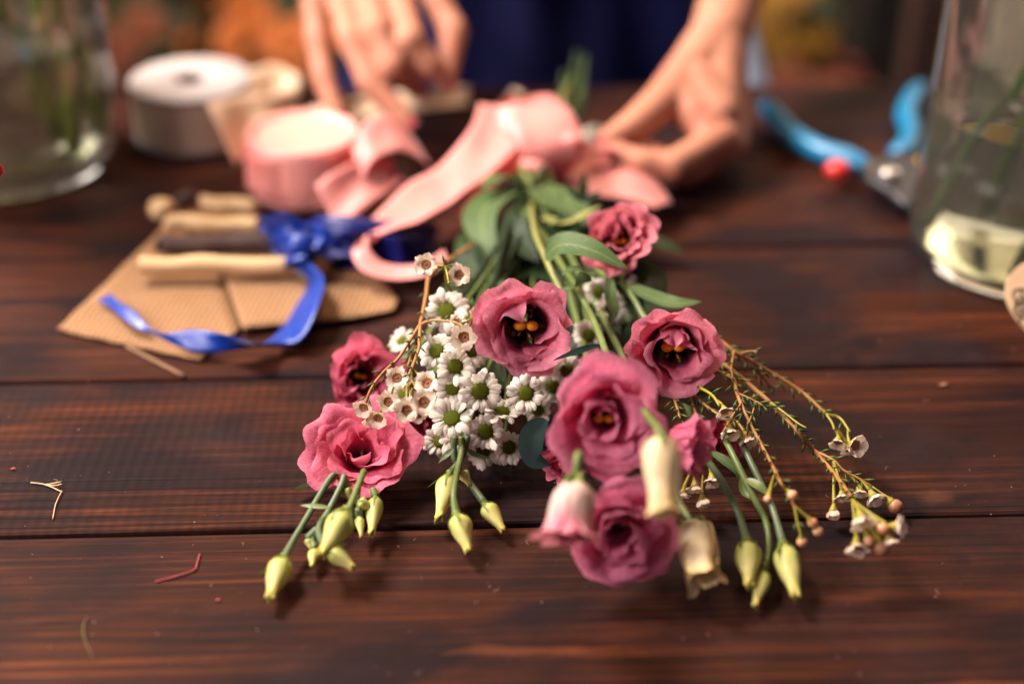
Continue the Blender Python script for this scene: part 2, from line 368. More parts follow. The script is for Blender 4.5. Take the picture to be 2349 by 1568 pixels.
# knots and dark stains of the wood
for (px, py, rr, st, cc) in ((1985, 790, .010, .9, (.008, .005, .006)), (1955, 822, .008, .85, (.008, .005, .006)), (2040, 835, .010, .6, (.010, .006, .007)), (1160, 1085, .010, .9, (.008, .005, .006)),
        (58, 1078, .004, .9, (.008, .005, .006)), (2215, 1010, .007, .8, (.012, .007, .007)), (2100, 1180, .008, .85, (.008, .005, .006)), (2075, 985, .005, .6, (.01, .006, .01)),
        (2148, 1140, .010, .35, (.13, .050, .022)), (2205, 1285, .008, .6, (.01, .006, .01)), (2120, 715, .006, .6, (.01, .006, .01)), (620, 1440, .010, .5, (.012, .007, .009))):
    q = tl(G(px, py)); dx = k.math('SUBTRACT', X, q[0]); dy = k.math('MULTIPLY', k.math('SUBTRACT', Y, q[1]), 1.5)
    d = k.math('SQRT', k.math('ADD', k.math('MULTIPLY', dx, dx), k.math('MULTIPLY', dy, dy)))
    d = k.math('ADD', d, k.math('MULTIPLY', k.math('SUBTRACT', k.noise(90, g, 3), .5), .011))
    col = k.mix(k.math('MULTIPLY', k.ramp(d, (rr * .45, 1.), (rr, 0.)), st), col, cc)
dust = k.noise(520, g, 2, .5)
col = k.mix(k.math('MULTIPLY', k.ramp(dust, (.765, 0.), (.80, 1.)), .45), col, (.20, .15, .13))
smudge = k.ramp(k.noise(9, g, 5, .6), (.52, 0.), (.80, 1.))
col = k.mix(k.math('MULTIPLY', smudge, .06), col, (.20, .14, .15))
hh = k.math('ADD', k.math('MULTIPLY', ringm, -.9), k.math('ADD', k.math('MULTIPLY', fine, .35), k.math('ADD', k.math('MULTIPLY', sawf, -.25), k.math('MULTIPLY', streak, .4))))
ro = k.math('ADD', .42, k.math('MULTIPLY', k.noise(1., k.mapv(gg, (12, 60, 1)), 4), .22))
WOOD = k.done(k.pbsdf(Base_Color=col, Roughness=ro, Specular_IOR_Level=.05, Normal=k.bump(hh, .55, .0009)))

m = M(); edges = [-.045, .105, .255, .402, .549, .6855, .835, .98, 1.122]
for i in range(len(edges) - 1):
    a, b = edges[i] + .0009, edges[i + 1] - .0009
    pr = [(a, -.035), (a, -.0022), (a + .0006, -.0008), (a + .002, 0)] + [(a + (b - a) * t, .0) for t in (.25, .5, .75)] + [(b - .002, 0), (b - .0006, -.0008), (b, -.0022), (b, -.035)]
    n = len(pr); xs = [-1.3 + 2.6 * q / 26 for q in range(27)]; vs = []; fs = []
    for x in xs:
        for (y, z) in pr: vs.append((x, y + (.0006 * math.sin(x * 9 + i * 2) if z < -.0001 else 0), z))
    for q in range(26):
        for j in range(n):
            fs.append((q * n + j, (q + 1) * n + j, (q + 1) * n + (j + 1) % n, q * n + (j + 1) % n))
    fs.append(tuple(range(n))); fs.append(tuple(range(26 * n + n - 1, 26 * n - 1, -1)))
    m.add(vs, fs, [(.13 + .77 * math.sin(i * 2.7 + 1)) or .1] * len(vs))
table = tag(m.build('work_table', WOOD, smooth=False), 'dark brown stained plank work table with gaps between its boards', 'table')
table.rotation_euler = (0, 0, YAW)
m = M()
for x in (-1.18, 1.18):
    for y in (.05, 1.03): box(m, (x - .04, y - .04, -.8), (x + .04, y + .04, -.035))
lg = m.build('frame', plain('table_frame_wood', (.05, .022, .014), .6), smooth=False); lg.parent = table
m = M(); m.add([(-4, -1, -.8), (4, -1, -.8), (4, 4, -.8), (-4, 4, -.8)], [(0, 1, 2, 3)])
tag(m.build('floor', plain('floor_dark', (.045, .028, .022), .6, nz=.4, scale=6), smooth=False), kind='structure')
m = M(); box(m, (-4, 3.6, -.8), (4, 3.7, 2.2))
tag(m.build('wall', plain('wall_dark', (.045, .022, .017), .8, nz=.5, scale=3), smooth=False), kind='structure')

# ------------------------------------------------------------------ background stands
BGL = leafy('shrub_leaf', (.018, .028, .010), (.04, .055, .018), .2, .6, 60, .1)
def bush(name, label, x, y, r, ztop, bloomc, leafc=None, n=26, seed=1):
    rng = random.Random(seed); base = -.8
    t = thing(name, label, 'potted plant', (x, y, base), 'potted autumn plants behind the table')
    m = M(); lathe(m, (x, y, base), [(0, 0), (r * .55, 0), (r * .8, ztop - base - r * 1.3), (r * .84, ztop - base - r * 1.22), (r * .7, ztop - base - r * 1.22), (0, ztop - base - r * 1.25)], 24)
    m.build('pot', plain('pot_' + name, (.10, .045, .028), .8), t)
    m = M(); c = Vector((x, y, ztop - r * .8))
    for _ in range(520):
        d = Vector((rng.gauss(0, 1), rng.gauss(0, 1), rng.gauss(0, 1))).normalized(); p = c + Vector((d.x * r, d.y * r, d.z * r * .75)) * rng.uniform(.55, 1.)
        u = d.orthogonal().normalized() * rng.uniform(.012, .026); w = d.cross(u).normalized() * rng.uniform(.02, .04) + d * rng.uniform(-.01, .02)
        m.add([p - w, p + u, p + w, p - u], [(0, 1, 2, 3)])
    m.build('foliage', BGL, t, smooth=False)
    bm_ = plain('bloom_' + name, bloomc, .7, nz=.4, scale=40)
    for i in range(n):
        a = rng.uniform(0, 2 * math.pi); e = rng.uniform(-.2, 1.2)
        d = Vector((math.cos(a) * math.cos(e), math.sin(a) * math.cos(e), math.sin(e)))
        if d.y > .55: d.y = -d.y
        p = c + Vector((d.x * r, d.y * r, d.z * r * .75)) * rng.uniform(.93, 1.08)
        m = M(); rr = rng.uniform(.022, .042)
        for q in range(9):
            aa = q * 2 * math.pi / 9; u = d.orthogonal().normalized(); w = d.cross(u)
            o_ = u * math.cos(aa) + w * math.sin(aa); s_ = d.cross(o_)
            m.add([p, p + o_ * rr * .6 + s_ * rr * .3 + d * rr * .25, p + o_ * rr + d * rr * .15, p + o_ * rr * .6 - s_ * rr * .3 + d * rr * .25], [(0, 1, 2, 3)])
        ellip(m, p + d * rr * .15, rr * .35, nu=8, nv=5)
        m.build('blossom', bm_, t)
bush('orange_plant', 'bright orange flowering pot plant just left of the hand, behind the table', -.30, 1.95, .17, -.17, (.50, .125, .012), n=30, seed=3)
bush('russet_plant', 'dark russet flowering pot plant beside the left vase, behind the table', -.58, 2.05, .18, -.20, (.20, .045, .012), n=20, seed=4)
bush('amber_plant', 'dim amber pot plant half hidden behind the white ribbon spool', -.43, 2.35, .15, -.31, (.30, .085, .012), n=18, seed=9)
bush('yellow_plant', 'golden yellow flowering pot plant beyond the hand on the right', .50, 2.40, .16, -.27, (.30, .145, .008), n=36, seed=5)
bush('red_plant', 'low reddish brown pot plant beside the timber post', .44, 1.98, .13, -.315, (.16, .030, .010), n=22, seed=6)
m = M(); x0 = (2085 - 1174.5) / F * 1.72
box(m, (x0 - .024, 1.55, -.8), (x0 + .026, 1.60, .9))
tag(m.build('timber_post', plain('post_wood', (.11, .055, .042), .7, nz=.4, scale=30), smooth=False), 'brown upright timber post behind the table near the right vase', 'post')
m = M(); box(m, (.52, 2.02, -.8), (.66, 2.2, -.05)); box(m, (.51, 2.01, -.05), (.67, 2.21, -.03))
tag(m.build('display_plinth', plain('plinth_black', (.012, .010, .010), .7), smooth=False), 'black display plinth standing behind the red plant', 'plinth')

# ------------------------------------------------------------------ lisianthus
def smooth(x): x = max(0., min(1., x)); return x * x * (3 - 2 * x)
def prof_of(L, r0, al, n=60):
    prof = [(r0, 0.)]; r, z = r0, 0.
    for i in range(n):
        v = (i + .5) / n; s = v * (len(al) - 1); j = min(int(s), len(al) - 2); a = R(al[j] + (al[j + 1] - al[j]) * smooth(s - j))
        r += math.sin(a) * L / n; z += math.cos(a) * L / n; prof.append((r, z))
    return prof
def petal(m, Rr, L, hw, r0, al, ruf, phi, rng, org, rot, nu=18, nv=18, crump=.03, tip=.10):
    n = 60; prof = prof_of(L, r0, al)
    f1, f2, f3 = rng.uniform(3, 5.5), rng.uniform(6, 10), rng.uniform(2, 4); p1, p2, p3 = (rng.uniform(0, 6.3) for _ in range(3))
    sd = Vector((rng.uniform(0, 50), rng.uniform(0, 50), 0)); imb = rng.uniform(.08, .16) * (1 if rng.random() < .75 else -1)
    ec = rng.uniform(.0, .10); tilt = rng.uniform(-.05, .05); side = rng.uniform(-.35, .35)
    vs = []; fs = []; aa = []; bb = []
    for j in range(nv + 1):
        v = j / nv
        for i in range(nu + 1):
            u = 2 * i / nu - 1
            lu = 1 - .20 * abs(u) ** 2.3 + tip * math.exp(-((u - side) / .22) ** 2) + .03 * math.sin(u * f2 + p3)
            vv = min(1., v * lu / 1.04); s = vv * n; q = min(int(s), n - 1); fr = s - q
            r = prof[q][0] * (1 - fr) + prof[q + 1][0] * fr; z = prof[q][1] * (1 - fr) + prof[q + 1][1] * fr
            w = R(hw) * (.34 + .66 * smooth(v / .55)) * (1 - .10 * smooth((v - .8) / .2))
            kk = v ** 2.4
            r += ruf * kk * (.6 * math.sin(u * f1 + p1) + .4 * math.sin(u * f2 + p2)) + ec * kk * abs(u) ** 4
            z += ruf * .7 * kk * (math.sin(u * f3 + p2) * .6 + .5 * math.sin(u * f2 + p1)) + tilt * v * u
            r = max(.012, r * (1 + imb * u)); an = phi + u * w
            p = Vector((r * math.cos(an), r * math.sin(an), z))
            p += noise.noise_vector(p * 2.3 + sd) * crump * (.25 + v) + noise.noise_vector(p * 6.5 + sd) * crump * .30 * kk
            vs.append(org + rot @ (p * Rr)); aa.append(v); bb.append((u + 1) / 2)
    for j in range(nv):
        for i in range(nu):
            o = j * (nu + 1) + i; fs.append((o, o + 1, o + nu + 2, o + nu + 1))
    return m.add(vs, fs, aa, bb)

def leaf(m, pts, width, nrm, fold=.25, curl=0., n=8, nw=6):
    P = cr(pts, n); vs = []; fs = []; aa = []; bb = []; nr = Vector(nrm).normalized()
    for i, p in enumerate(P):
        v = i / (len(P) - 1); t = (P[min(i + 1, len(P) - 1)] - P[max(i - 1, 0)]).normalized()
        s = t.cross(nr).normalized(); nn = s.cross(t)
        w = width * (math.sin(math.pi * min(1, v ** .75 * .97 + .03)) ** .8) * .5
        for k_ in range(nw + 1):
            u = 2 * k_ / nw - 1
            q = p + s * u * w + nn * (abs(u) * fold * w - curl * u * u * w + .06 * width * noise.noise(p * 45 + Vector((u * 2, 0, 0))))
            vs.append(q); aa.append(v); bb.append((u + 1) / 2)
        if i:
            for k_ in range(nw):
                o = (i - 1) * (nw + 1) + k_; fs.append((o, o + 1, o + nw + 2, o + nw + 1))
    return m.add(vs, fs, aa, bb)
def needle(m, p, d, ln, w, up):
    d = d.normalized(); s = d.cross(up)
    s = s.normalized() if s.length > 1e-6 else d.orthogonal().normalized(); h = s.cross(d)
    b = p + d * ln * .5 + h * w * .3
    m.add([p, b + s * w * .5, b + h * w * .5, b - s * w * .5, b - h * w * .35, p + d * ln],
          [(0, 1, 2), (0, 2, 3), (0, 3, 4), (0, 4, 1), (5, 2, 1), (5, 3, 2), (5, 4, 3), (5, 1, 4)], [0, .5, .5, .5, .5, 1])

TIE = D(1235, 405, .95)
# layers: (petals, length, half width in degrees, inner radius, slope from the flower axis along the petal, ruffle)
OPEN = [(5, 1.55, 55, .06, (86, 72, 22, 34, 104), .07), (4, 1.45, 60, .05, (84, 66, 8, 28, 116), .07), (3, 1.30, 70, .05, (84, 70, 2, 8, 100), .06)]
ROSEL = [(5, 1.62, 56, .06, (86, 70, 28, 50, 124), .06), (4, 1.44, 62, .05, (82, 60, 14, 32, 110), .06), (4, 1.24, 66, .05, (78, 48, 2, 14, 92), .06), (3, 1.06, 76, .05, (74, 36, -8, 0, 62), .05)]
FULL = [(5, 1.42, 56, .06, (84, 62, 8, 24, 84), .10), (5, 1.32, 56, .05, (80, 50, 2, 10, 70), .11), (4, 1.20, 60, .05, (76, 40, -4, 6, 60), .14), (3, 1.06, 68, .05, (70, 28, -10, 0, 50), .14)]
WIDE = [(5, 1.55, 52, .06, (88, 70, 48, 62, 108), .10), (4, 1.44, 58, .05, (84, 62, 34, 48, 100), .10), (4, 1.24, 60, .05, (80, 54, 16, 26, 84), .11), (3, 1.04, 68, .05, (76, 40, 0, 8, 56), .12)]
HALF = [(5, 1.45, 54, .06, (78, 48, 2, 12, 66), .10), (4, 1.32, 58, .05, (72, 40, -4, 6, 54), .10), (3, 1.18, 64, .04, (66, 28, -8, -2, 40), .09)]
CLOSED = [(4, 2.05, 54, .06, (82, 42, 2, -4, 22, 112), .15), (4, 1.95, 54, .04, (74, 38, 2, -8, 8, 84), .15), (3, 1.65, 60, .04, (60, 30, 0, -10, -6, 20), .06)]
BELL = [(3, 2.25, 66, .05, (86, 48, 6, -8, -14, 6, 58), .07), (3, 2.15, 66, .05, (80, 44, 4, -9, -15, -4, 30), .06)]
def lisianthus(label, x, y, d, rpx, ax, layers, mat, seed, roll=0., stig=True, stem=None, H=.62, squash=None, crump=.03, hide_stem=False, tail=None, stemm=None, stig_sz=1., extra=(), sz=.42):
    rng = random.Random(seed); c = D(x, y, d); a = axis(*ax); n_, L_, _, r_, al_, _ = layers[0]; pf = prof_of(L_, r_, al_); Rr = rpx * d / F / max(q[0] for q in pf); zt = max(q[1] for q in pf)
    rot = frame(a, roll); org = c - a * Rr * zt * H
    t = thing('lisianthus_flower', label, 'flower', org, 'lisianthus flowers of the bouquet')
    for li, (n, L, hw, r0, al, ruf) in enumerate(layers):
        ph0 = rng.uniform(0, 6.28)
        for i in range(n):
            j = rng.uniform(-7, 7)
            m = M(); petal(m, Rr, L * rng.uniform(.93, 1.07), hw * rng.uniform(.92, 1.1), r0, tuple(q + j + rng.uniform(-7, 7) * (k_ > 1) for k_, q in enumerate(al)), ruf * rng.uniform(.7, 1.2), ph0 + i * 2 * math.pi / n + rng.uniform(-.12, .12), rng, org, rot, crump=crump)
            m.build('petal', mat, t)
    for (L2, hw2, r2, al2, ruf2, ph2) in extra:
        m = M(); petal(m, Rr, L2, hw2, r2, al2, ruf2, ph2, rng, org, rot, crump=crump); m.build('petal', mat, t)
    if stig:
        m = M(); z = sz * Rr
        tube(m, [org, org + a * z], .0012, 6, 3)
        m.build('pistil', STEM, t)
        s = rot @ Vector((math.cos(-roll), math.sin(-roll), 0)); m = M(); q = org + a * z
        ellip(m, q + s * .0026 * stig_sz, .0026 * stig_sz, .0021 * stig_sz, .0024 * stig_sz, frame(a)); ellip(m, q - s * .0026 * stig_sz, .0027 * stig_sz, .0021 * stig_sz, .0023 * stig_sz, frame(a)); m.build('stigma', STIG, t)
        for i in range(5):
            an = i * 1.257 + rng.uniform(-.3, .3); q = org + rot @ Vector((math.cos(an) * .25 * Rr, math.sin(an) * .25 * Rr, .42 * Rr * rng.uniform(.8, 1.2)))
            m = M(); tube(m, [org + a * .1 * Rr, q], .0004, 5, 2); f = m.build('stamen', LEAFD, t)
            m = M(); ellip(m, q, .0006, .0006, .0014, frame((a + rot @ Vector((math.cos(an), math.sin(an), 0))).normalized()), 8, 5); m.build('anther', ANTH, f)
    for i in range(5):
        an = i * 1.257; dv = rot @ Vector((math.cos(an), math.sin(an), 0)); m = M()
        leaf(m, [org - a * .004 + dv * .002, org + dv * .30 * Rr + a * .04 * Rr, org + dv * .42 * Rr + a * .45 * Rr], .0035, dv, .1); m.build('sepal', SEPAL, t)
    pts = [org + a * .05 * Rr, org - a * .012]
    pts += [D(*q) for q in stem] if stem else [org - a * .02 + (TIE - org) * .18 - Vector((0, 0, .006)), org.lerp(TIE, .6) - Vector((0, 0, .004))]
    pts.append(TIE + Vector((rng.uniform(-.012, .012), rng.uniform(-.004, .004), rng.uniform(-.010, .010))))
    if tail: pts += [D(*q) for q in tail]
    m = M(); tube(m, pts, .0019, 8, 6); m.build('stem', stemm or STEM, t)
    return t
L = {}
L['top'] = lisianthus('dusky pink lisianthus with tightly ruffled dark folds, farthest and uppermost bloom of the bouquet', 1420, 550, .80, 86, (-.12, .20), FULL, DUSK, 21, stig=True, stem=[(1400, 640, .80), (1330, 560, .85)], crump=.075, tail=[(1290, 240, 1.06)], stig_sz=.8, sz=.4)
L['mid'] = lisianthus('pink lisianthus with wide black throat and two fat orange stigma lobes, above the white daisies', 1208, 750, .733, 122, (.03, -.10), OPEN, PINK, 34, crump=.07, H=.9, stem=[(1290, 700, .765), (1255, 600, .785), (1225, 520, .83)], stig_sz=1.25, tail=[(1300, 200, 1.07)], stemm=STEMY, extra=((1.62, 44, .05, (86, 70, 4, -34, -100), .07, 2.25),), sz=.38)
L['right'] = lisianthus('pink lisianthus with frilled inner fold, between the upper bloom and the orange waxflower twigs', 1545, 804, .733, 118, (-.05, -.28), OPEN, PINK, 47, roll=.1, crump=.085, H=.85, stem=[(1480, 730, .775), (1430, 650, .80), (1290, 520, .88)], stig_sz=1.15, tail=[(1335, 210, 1.09)], extra=((1.28, 48, .05, (80, 60, -10, -30, -65), .16, 1.3), (1.2, 40, .05, (78, 60, -10, -15, 10), .2, .4)), sz=.40)
L['front'] = lisianthus('big bright pink rose like lisianthus raised in front of the others', 1385, 962, .652, 150, (-.02, -.22), ROSEL, PINKB, 52, crump=.04, H=.72, stem=[(1395, 830, .70), (1340, 690, .76), (1260, 560, .84)], tail=[(1320, 160, 1.1)], stig_sz=.9, sz=.45)
L['side'] = lisianthus('pink lisianthus seen from the side, tucked behind the big front bloom and the cream bud', 1572, 1030, .668, 82, (.75, .05, .35), FULL, PINKB, 63, stig=False, crump=.06, H=.6, stem=[(1480, 960, .70), (1400, 760, .77)])
L['low'] = lisianthus('large magenta pink lisianthus lowest of the bouquet, facing down to the front boards', 1420, 1218, .650, 134, (.05, -.30), ROSEL, PINKB, 75, stig=False, crump=.06, H=.6, stem=[(1400, 1100, .70), (1390, 900, .74)])
L['blush'] = lisianthus('half open blush white and pink lisianthus hanging down in front of the lowest bloom', 1312, 1215, .612, 84, (-.10, -.95, .34), CLOSED, BLUSH, 82, stig=False, crump=.04, H=.85, stem=[(1340, 1060, .66), (1360, 880, .74)])
L['shade'] = lisianthus('deep rose lisianthus half turned away at the left edge of the bouquet, above another bloom', 832, 862, .785, 92, (.30, .05, .85), FULL, ROSE, 93, stig=True, crump=.075, H=.7, stem=[(960, 800, .80), (1060, 620, .86)], stig_sz=.7, sz=.4)
L['left'] = lisianthus('wide open rose pink lisianthus lying lowest at the left, over the pale buds', 828, 1038, .722, 135, (.04, .62), WIDE, ROSE, 103, stig=False, crump=.06, H=.72, stem=[(930, 960, .76), (1050, 760, .82)], stig_sz=.6, sz=.35)
L['tuck'] = lisianthus('small dark magenta lisianthus tucked low behind the waxflower cluster on the right', 1658, 1000, .745, 56, (.4, -.1, .7), HALF, ROSE, 113, stig=False, crump=.05, stem=[(1560, 900, .77), (1420, 700, .82)])
L['under'] = lisianthus('dark crimson lisianthus mostly hidden under the big front bloom', 1290, 1065, .718, 50, (-.6, -.4, .5), HALF, ROSE, 121, stig=False, crump=.05, stem=[(1300, 960, .75), (1290, 760, .82)])
L['deep'] = lisianthus('dark crimson lisianthus hidden below the left waxflower cluster', 962, 968, .765, 52, (0, -.5, .6), HALF, ROSE, 131, stig=False, crump=.05, stem=[(1000, 880, .79), (1080, 700, .84)])

def leafpart(root, pts, wpx, nrm=(0, 0, 1), mat=None, fold=.2, curl=0., label=None):
    P = [D(*q) for q in pts]; m = M(); leaf(m, P, wpx * pts[0][2] / F, axis(*nrm), fold, curl); m.build('leaf', mat or LEAF, root, label=label)
leafpart(L['mid'], [(1250, 590, .775), (1290, 562, .765), (1360, 575, .755), (1440, 616, .75)], 72, (.1, .5, .8), label='large pointed green leaf with dusty spots')
leafpart(L['mid'], [(1285, 665, .765), (1330, 655, .76), (1340, 625, .752), (1312, 617, .747), (1288, 632, .745)], 34, (.3, .9, .5), label='small green leaf curled back on itself')
leafpart(L['mid'], [(1188, 425, .93), (1120, 470, .90), (1105, 520, .88), (1140, 605, .86)], 95, (-.4, .5, .8))
leafpart(L['mid'], [(1195, 420, .94), (1150, 405, .92), (1105, 435, .90)], 65, (-.2, .8, .5))
leafpart(L['mid'], [(1376, 790, .733), (1345, 800, .728), (1310, 812, .724), (1270, 826, .722)], 24, (0, .9, .5), LEAFB)
leafpart(L['right'], [(1440, 650, .79), (1490, 680, .775), (1545, 695, .765), (1610, 692, .765)], 54, (.2, .7, .7))
leafpart(L['right'], [(1402, 640, .78), (1400, 680, .772), (1408, 715, .766), (1395, 745, .762)], 30, (.2, .3, .9))
leafpart(L['right'], [(1440, 650, .80), (1490, 640, .80), (1520, 690, .79)], 87, (.3, .5, .8), LEAFD)
leafpart(L['top'], [(1235, 425, .93), (1270, 450, .90), (1310, 480, .88), (1345, 520, .87)], 110, (.2, .6, .8))
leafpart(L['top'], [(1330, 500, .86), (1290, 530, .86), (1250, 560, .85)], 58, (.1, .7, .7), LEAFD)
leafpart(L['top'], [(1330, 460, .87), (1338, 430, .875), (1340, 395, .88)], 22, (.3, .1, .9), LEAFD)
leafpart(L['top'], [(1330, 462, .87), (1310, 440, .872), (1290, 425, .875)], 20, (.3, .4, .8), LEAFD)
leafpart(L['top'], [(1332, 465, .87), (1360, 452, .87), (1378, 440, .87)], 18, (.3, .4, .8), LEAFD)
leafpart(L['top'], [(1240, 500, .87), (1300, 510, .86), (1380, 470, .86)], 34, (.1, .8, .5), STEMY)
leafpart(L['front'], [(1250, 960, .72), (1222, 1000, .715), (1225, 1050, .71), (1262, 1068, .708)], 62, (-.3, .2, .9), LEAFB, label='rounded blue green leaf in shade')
leafpart(L['left'], [(752, 1098, .728), (725, 1108, .724), (668, 1122, .718)], 24, (0, .9, .5), LEAFD)
leafpart(L['side'], [(1630, 1035, .72), (1660, 1055, .715), (1690, 1080, .712), (1700, 1110, .71)], 26, (.2, .6, .8))
leafpart(L['right'], [(1560, 905, .75), (1600, 915, .745), (1650, 890, .75)], 54, (.1, .7, .7), LEAFD)
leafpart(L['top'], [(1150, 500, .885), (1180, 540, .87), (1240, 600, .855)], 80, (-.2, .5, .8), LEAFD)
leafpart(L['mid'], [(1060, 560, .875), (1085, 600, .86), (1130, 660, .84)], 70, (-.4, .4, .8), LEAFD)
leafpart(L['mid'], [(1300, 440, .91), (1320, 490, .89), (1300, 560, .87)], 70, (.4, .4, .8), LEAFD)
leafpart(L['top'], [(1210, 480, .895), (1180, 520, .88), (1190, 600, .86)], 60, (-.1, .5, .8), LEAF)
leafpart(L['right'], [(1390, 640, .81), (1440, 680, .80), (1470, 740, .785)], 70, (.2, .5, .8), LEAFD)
rng = random.Random(5)
# greenery in the depth of the bouquet, mostly coloured near black for the shade there
gt = thing('greenery_stem', 'dark leafy greenery filling the heart of the bouquet below the blooms', 'greenery', D(1200, 620, .86))
for i in range(60):
    x = rng.uniform(1040, 1500); y = rng.uniform(500, 920)
    if x < 1090 and y < 560: continue
    z = rng.uniform(.008, .035); p = G(x, y, z); an = rng.uniform(-2.6, -.5)
    dv = Vector((math.cos(an), math.sin(an), rng.uniform(-.2, .3))) * rng.uniform(.03, .05)
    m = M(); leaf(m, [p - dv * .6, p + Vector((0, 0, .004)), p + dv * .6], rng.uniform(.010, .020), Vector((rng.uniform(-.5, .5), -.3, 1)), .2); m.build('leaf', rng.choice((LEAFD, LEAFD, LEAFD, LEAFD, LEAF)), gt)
for i in range(9):
    p = G(rng.uniform(1050, 1450), rng.uniform(620, 900), .03)
    m = M(); tube(m, [p, p.lerp(TIE, .5) + Vector((rng.uniform(-.01, .01), 0, .012)), TIE + Vector((rng.uniform(-.01, .01), 0, rng.uniform(-.012, .008))), D(rng.uniform(1260, 1340), rng.uniform(215, 285), 1.08)], .0017, 7, 6); m.build('stem', rng.choice((LEAFD, STEM, LEAFD)), gt)
for pts in ([(1320, 300, 1.04), (1310, 220, 1.08), (1325, 120, 1.10)], [(1300, 290, 1.04), (1290, 215, 1.08), (1295, 165, 1.09)], [(1330, 260, 1.06), (1340, 180, 1.09), (1345, 130, 1.1)]):
    m = M(); tube(m, [TIE] + [D(*q) for q in pts], .0024, 8, 6); m.build('stem', LEAFD, gt)
leafpart(gt, [(1315, 250, 1.07), (1330, 190, 1.09), (1340, 120, 1.10)], 30, (0, .2, 1), LEAF)

# pale screens far behind, seen through the vases
m = M(); box(m, (.64, 2.5, -.8), (1.9, 2.54, 1.1)); tag(m.build('pale_screen', plain('screen_pale', (.50, .44, .38), .8, nz=.3, scale=5), smooth=False), 'pale grey screen standing behind, seen through the right vase', 'screen')
m = M(); box(m, (-1.9, 2.5, -.8), (-.66, 2.54, 1.1)); tag(m.build('grey_screen', plain('screen_grey', (.34, .29, .28), .8, nz=.4, scale=5), smooth=False), 'dim grey screen standing behind, seen through the left vase', 'screen')
# ------------------------------------------------------------------ bud sprigs
def budmesh(m, base, tip, w, twist=1.6, flare=0., seed=0):
    a = (tip - base); ln = a.length; a = a.normalized(); rot = frame(a); vs = []; fs = []; aa = []
    nu, nv = 24, 18; rng = random.Random(seed); ph = rng.uniform(0, 6)
    for j in range(nv + 1):
        v = j / nv
        pr = (.30 + .70 * smooth(v / .28)) if v < .30 else (1 - .66 * smooth((v - .30) / .70))
        if flare and v > .78: pr += flare * ((v - .78) / .22) ** 1.5
        for i in range(nu):
            th = 2 * math.pi * i / nu
            r = w * .5 * pr * (1 + .10 * abs(math.sin(1.5 * th + twist * v * 2 + ph)) * min(1, v * 3) - .05)
            z = v * ln
            if v > .8: z += ln * .05 * math.sin(3 * th + ph) * (v - .8) / .2; r *= 1 + .30 * math.sin(4 * th + ph * 2) * ((v - .8) / .2) ** 2
            q = Vector((r * math.cos(th), r * math.sin(th), z))
            vs.append(base + rot @ q + noise.noise_vector(q * 130 + Vector((seed * 3.3, 0, 0))) * w * .04); aa.append(v)
    for j in range(nv):
        for i in range(nu): fs.append((j * nu + i, j * nu + (i + 1) % nu, (j + 1) * nu + (i + 1) % nu, (j + 1) * nu + i))
    fs.append(tuple(range(nu - 1, -1, -1)))
    n0 = nv * nu; vs.append(base + a * ln * (.86 if flare else .97)); aa.append(.9)
    for i in range(nu): fs.append((n0 + i, n0 + (i + 1) % nu, len(vs) - 1))
    return m.add(vs, fs, aa)
def bud(root, stem, base, tip, wpx, mat=None, flare=0., sep=True, label=None, seed=0, seplen=.45, sr=.0017):
    S = [D(*q) for q in stem]; B = D(*base); T = D(*tip); w = wpx * base[2] / F
    if S:
        m = M(); tube(m, S + [B + (T - B) * .03], [sr] * len(S) + [sr * 1.25], 8, 6, wob=.12); m.build('stem', STEMB if seed % 2 else STEM, root)
    m = M(); budmesh(m, B, T, w, flare=flare, seed=seed); o = m.build('flower_bud', mat or BUDM, root, label=label)
    if sep:
        a = (T - B).normalized(); rot = frame(a, seed * .7); ln = (T - B).length
        m = M(); ellip(m, B + a * w * .06, w * .24, w * .24, w * .16, rot, 10, 6); m.build('receptacle', SEPAL, root)
        for i in range(5):
            an = i * 1.257; dv = rot @ Vector((math.cos(an), math.sin(an), 0)); m = M(); fl = .52 + .35 * ((i * 7 + seed) % 3 == 0)
            leaf(m, [B + dv * w * .15, B + dv * w * .47 + a * ln * .20, B + dv * w * fl + a * ln * seplen], w * .20, dv, -.15); m.build('sepal', SEPAL, o)
def T_(x, y, z): p = G(x, y, z); return (p - CAM).dot(FWD)          # distance of a table point
def d_(x, y, z=.012): return (x, y, T_(x, y, z))
s1 = thing('bud_sprig', 'spray of pale yellow lisianthus buds hanging below the left rose pink bloom', 'flower buds', G(760, 1150, .02), 'lisianthus bud sprays')
bud(s1, [d_(775, 1080, .02), d_(753, 1103, .018), d_(712, 1173, .014), d_(672, 1240, .011)], d_(652, 1276, .010), d_(619, 1370, .008), 56, seed=1, label='single yellow bud at the end of the longest stem')
bud(s1, [d_(835, 1080, .03), d_(823, 1110, .03), d_(802, 1162, .029)], d_(800, 1166, .028), d_(740, 1272, .018), 66, seed=2, flare=.08, label='largest pale bud of the left spray')
bud(s1, [d_(790, 1090, .02), d_(781, 1117, .018), d_(753, 1173, .014), d_(732, 1208, .014), d_(737, 1238, .016)], d_(752, 1256, .018), d_(811, 1302, .013), 44, seed=3)
bud(s1, [d_(855, 1120, .016)], d_(862, 1136, .014), d_(852, 1224, .010), 40, seed=4, flare=.06)
bud(s1, [d_(820, 1120, .02)], d_(816, 1148, .018), d_(856, 1166, .014), 30, seed=5)
bud(s1, [d_(795, 1100, .018)], d_(788, 1118, .016), d_(806, 1148, .012), 28, seed=6)
bud(s1, [d_(822, 1165, .016)], d_(824, 1180, .012), d_(829, 1230, .008), 22, seed=7)
bud(s1, [d_(728, 1212, .014), d_(718, 1236, .010)], d_(722, 1256, .008), d_(716, 1298, .006), 27, seed=8)
bud(s1, [d_(728, 1212, .014)], d_(706, 1234, .010), d_(712, 1256, .008), 20, seed=9)
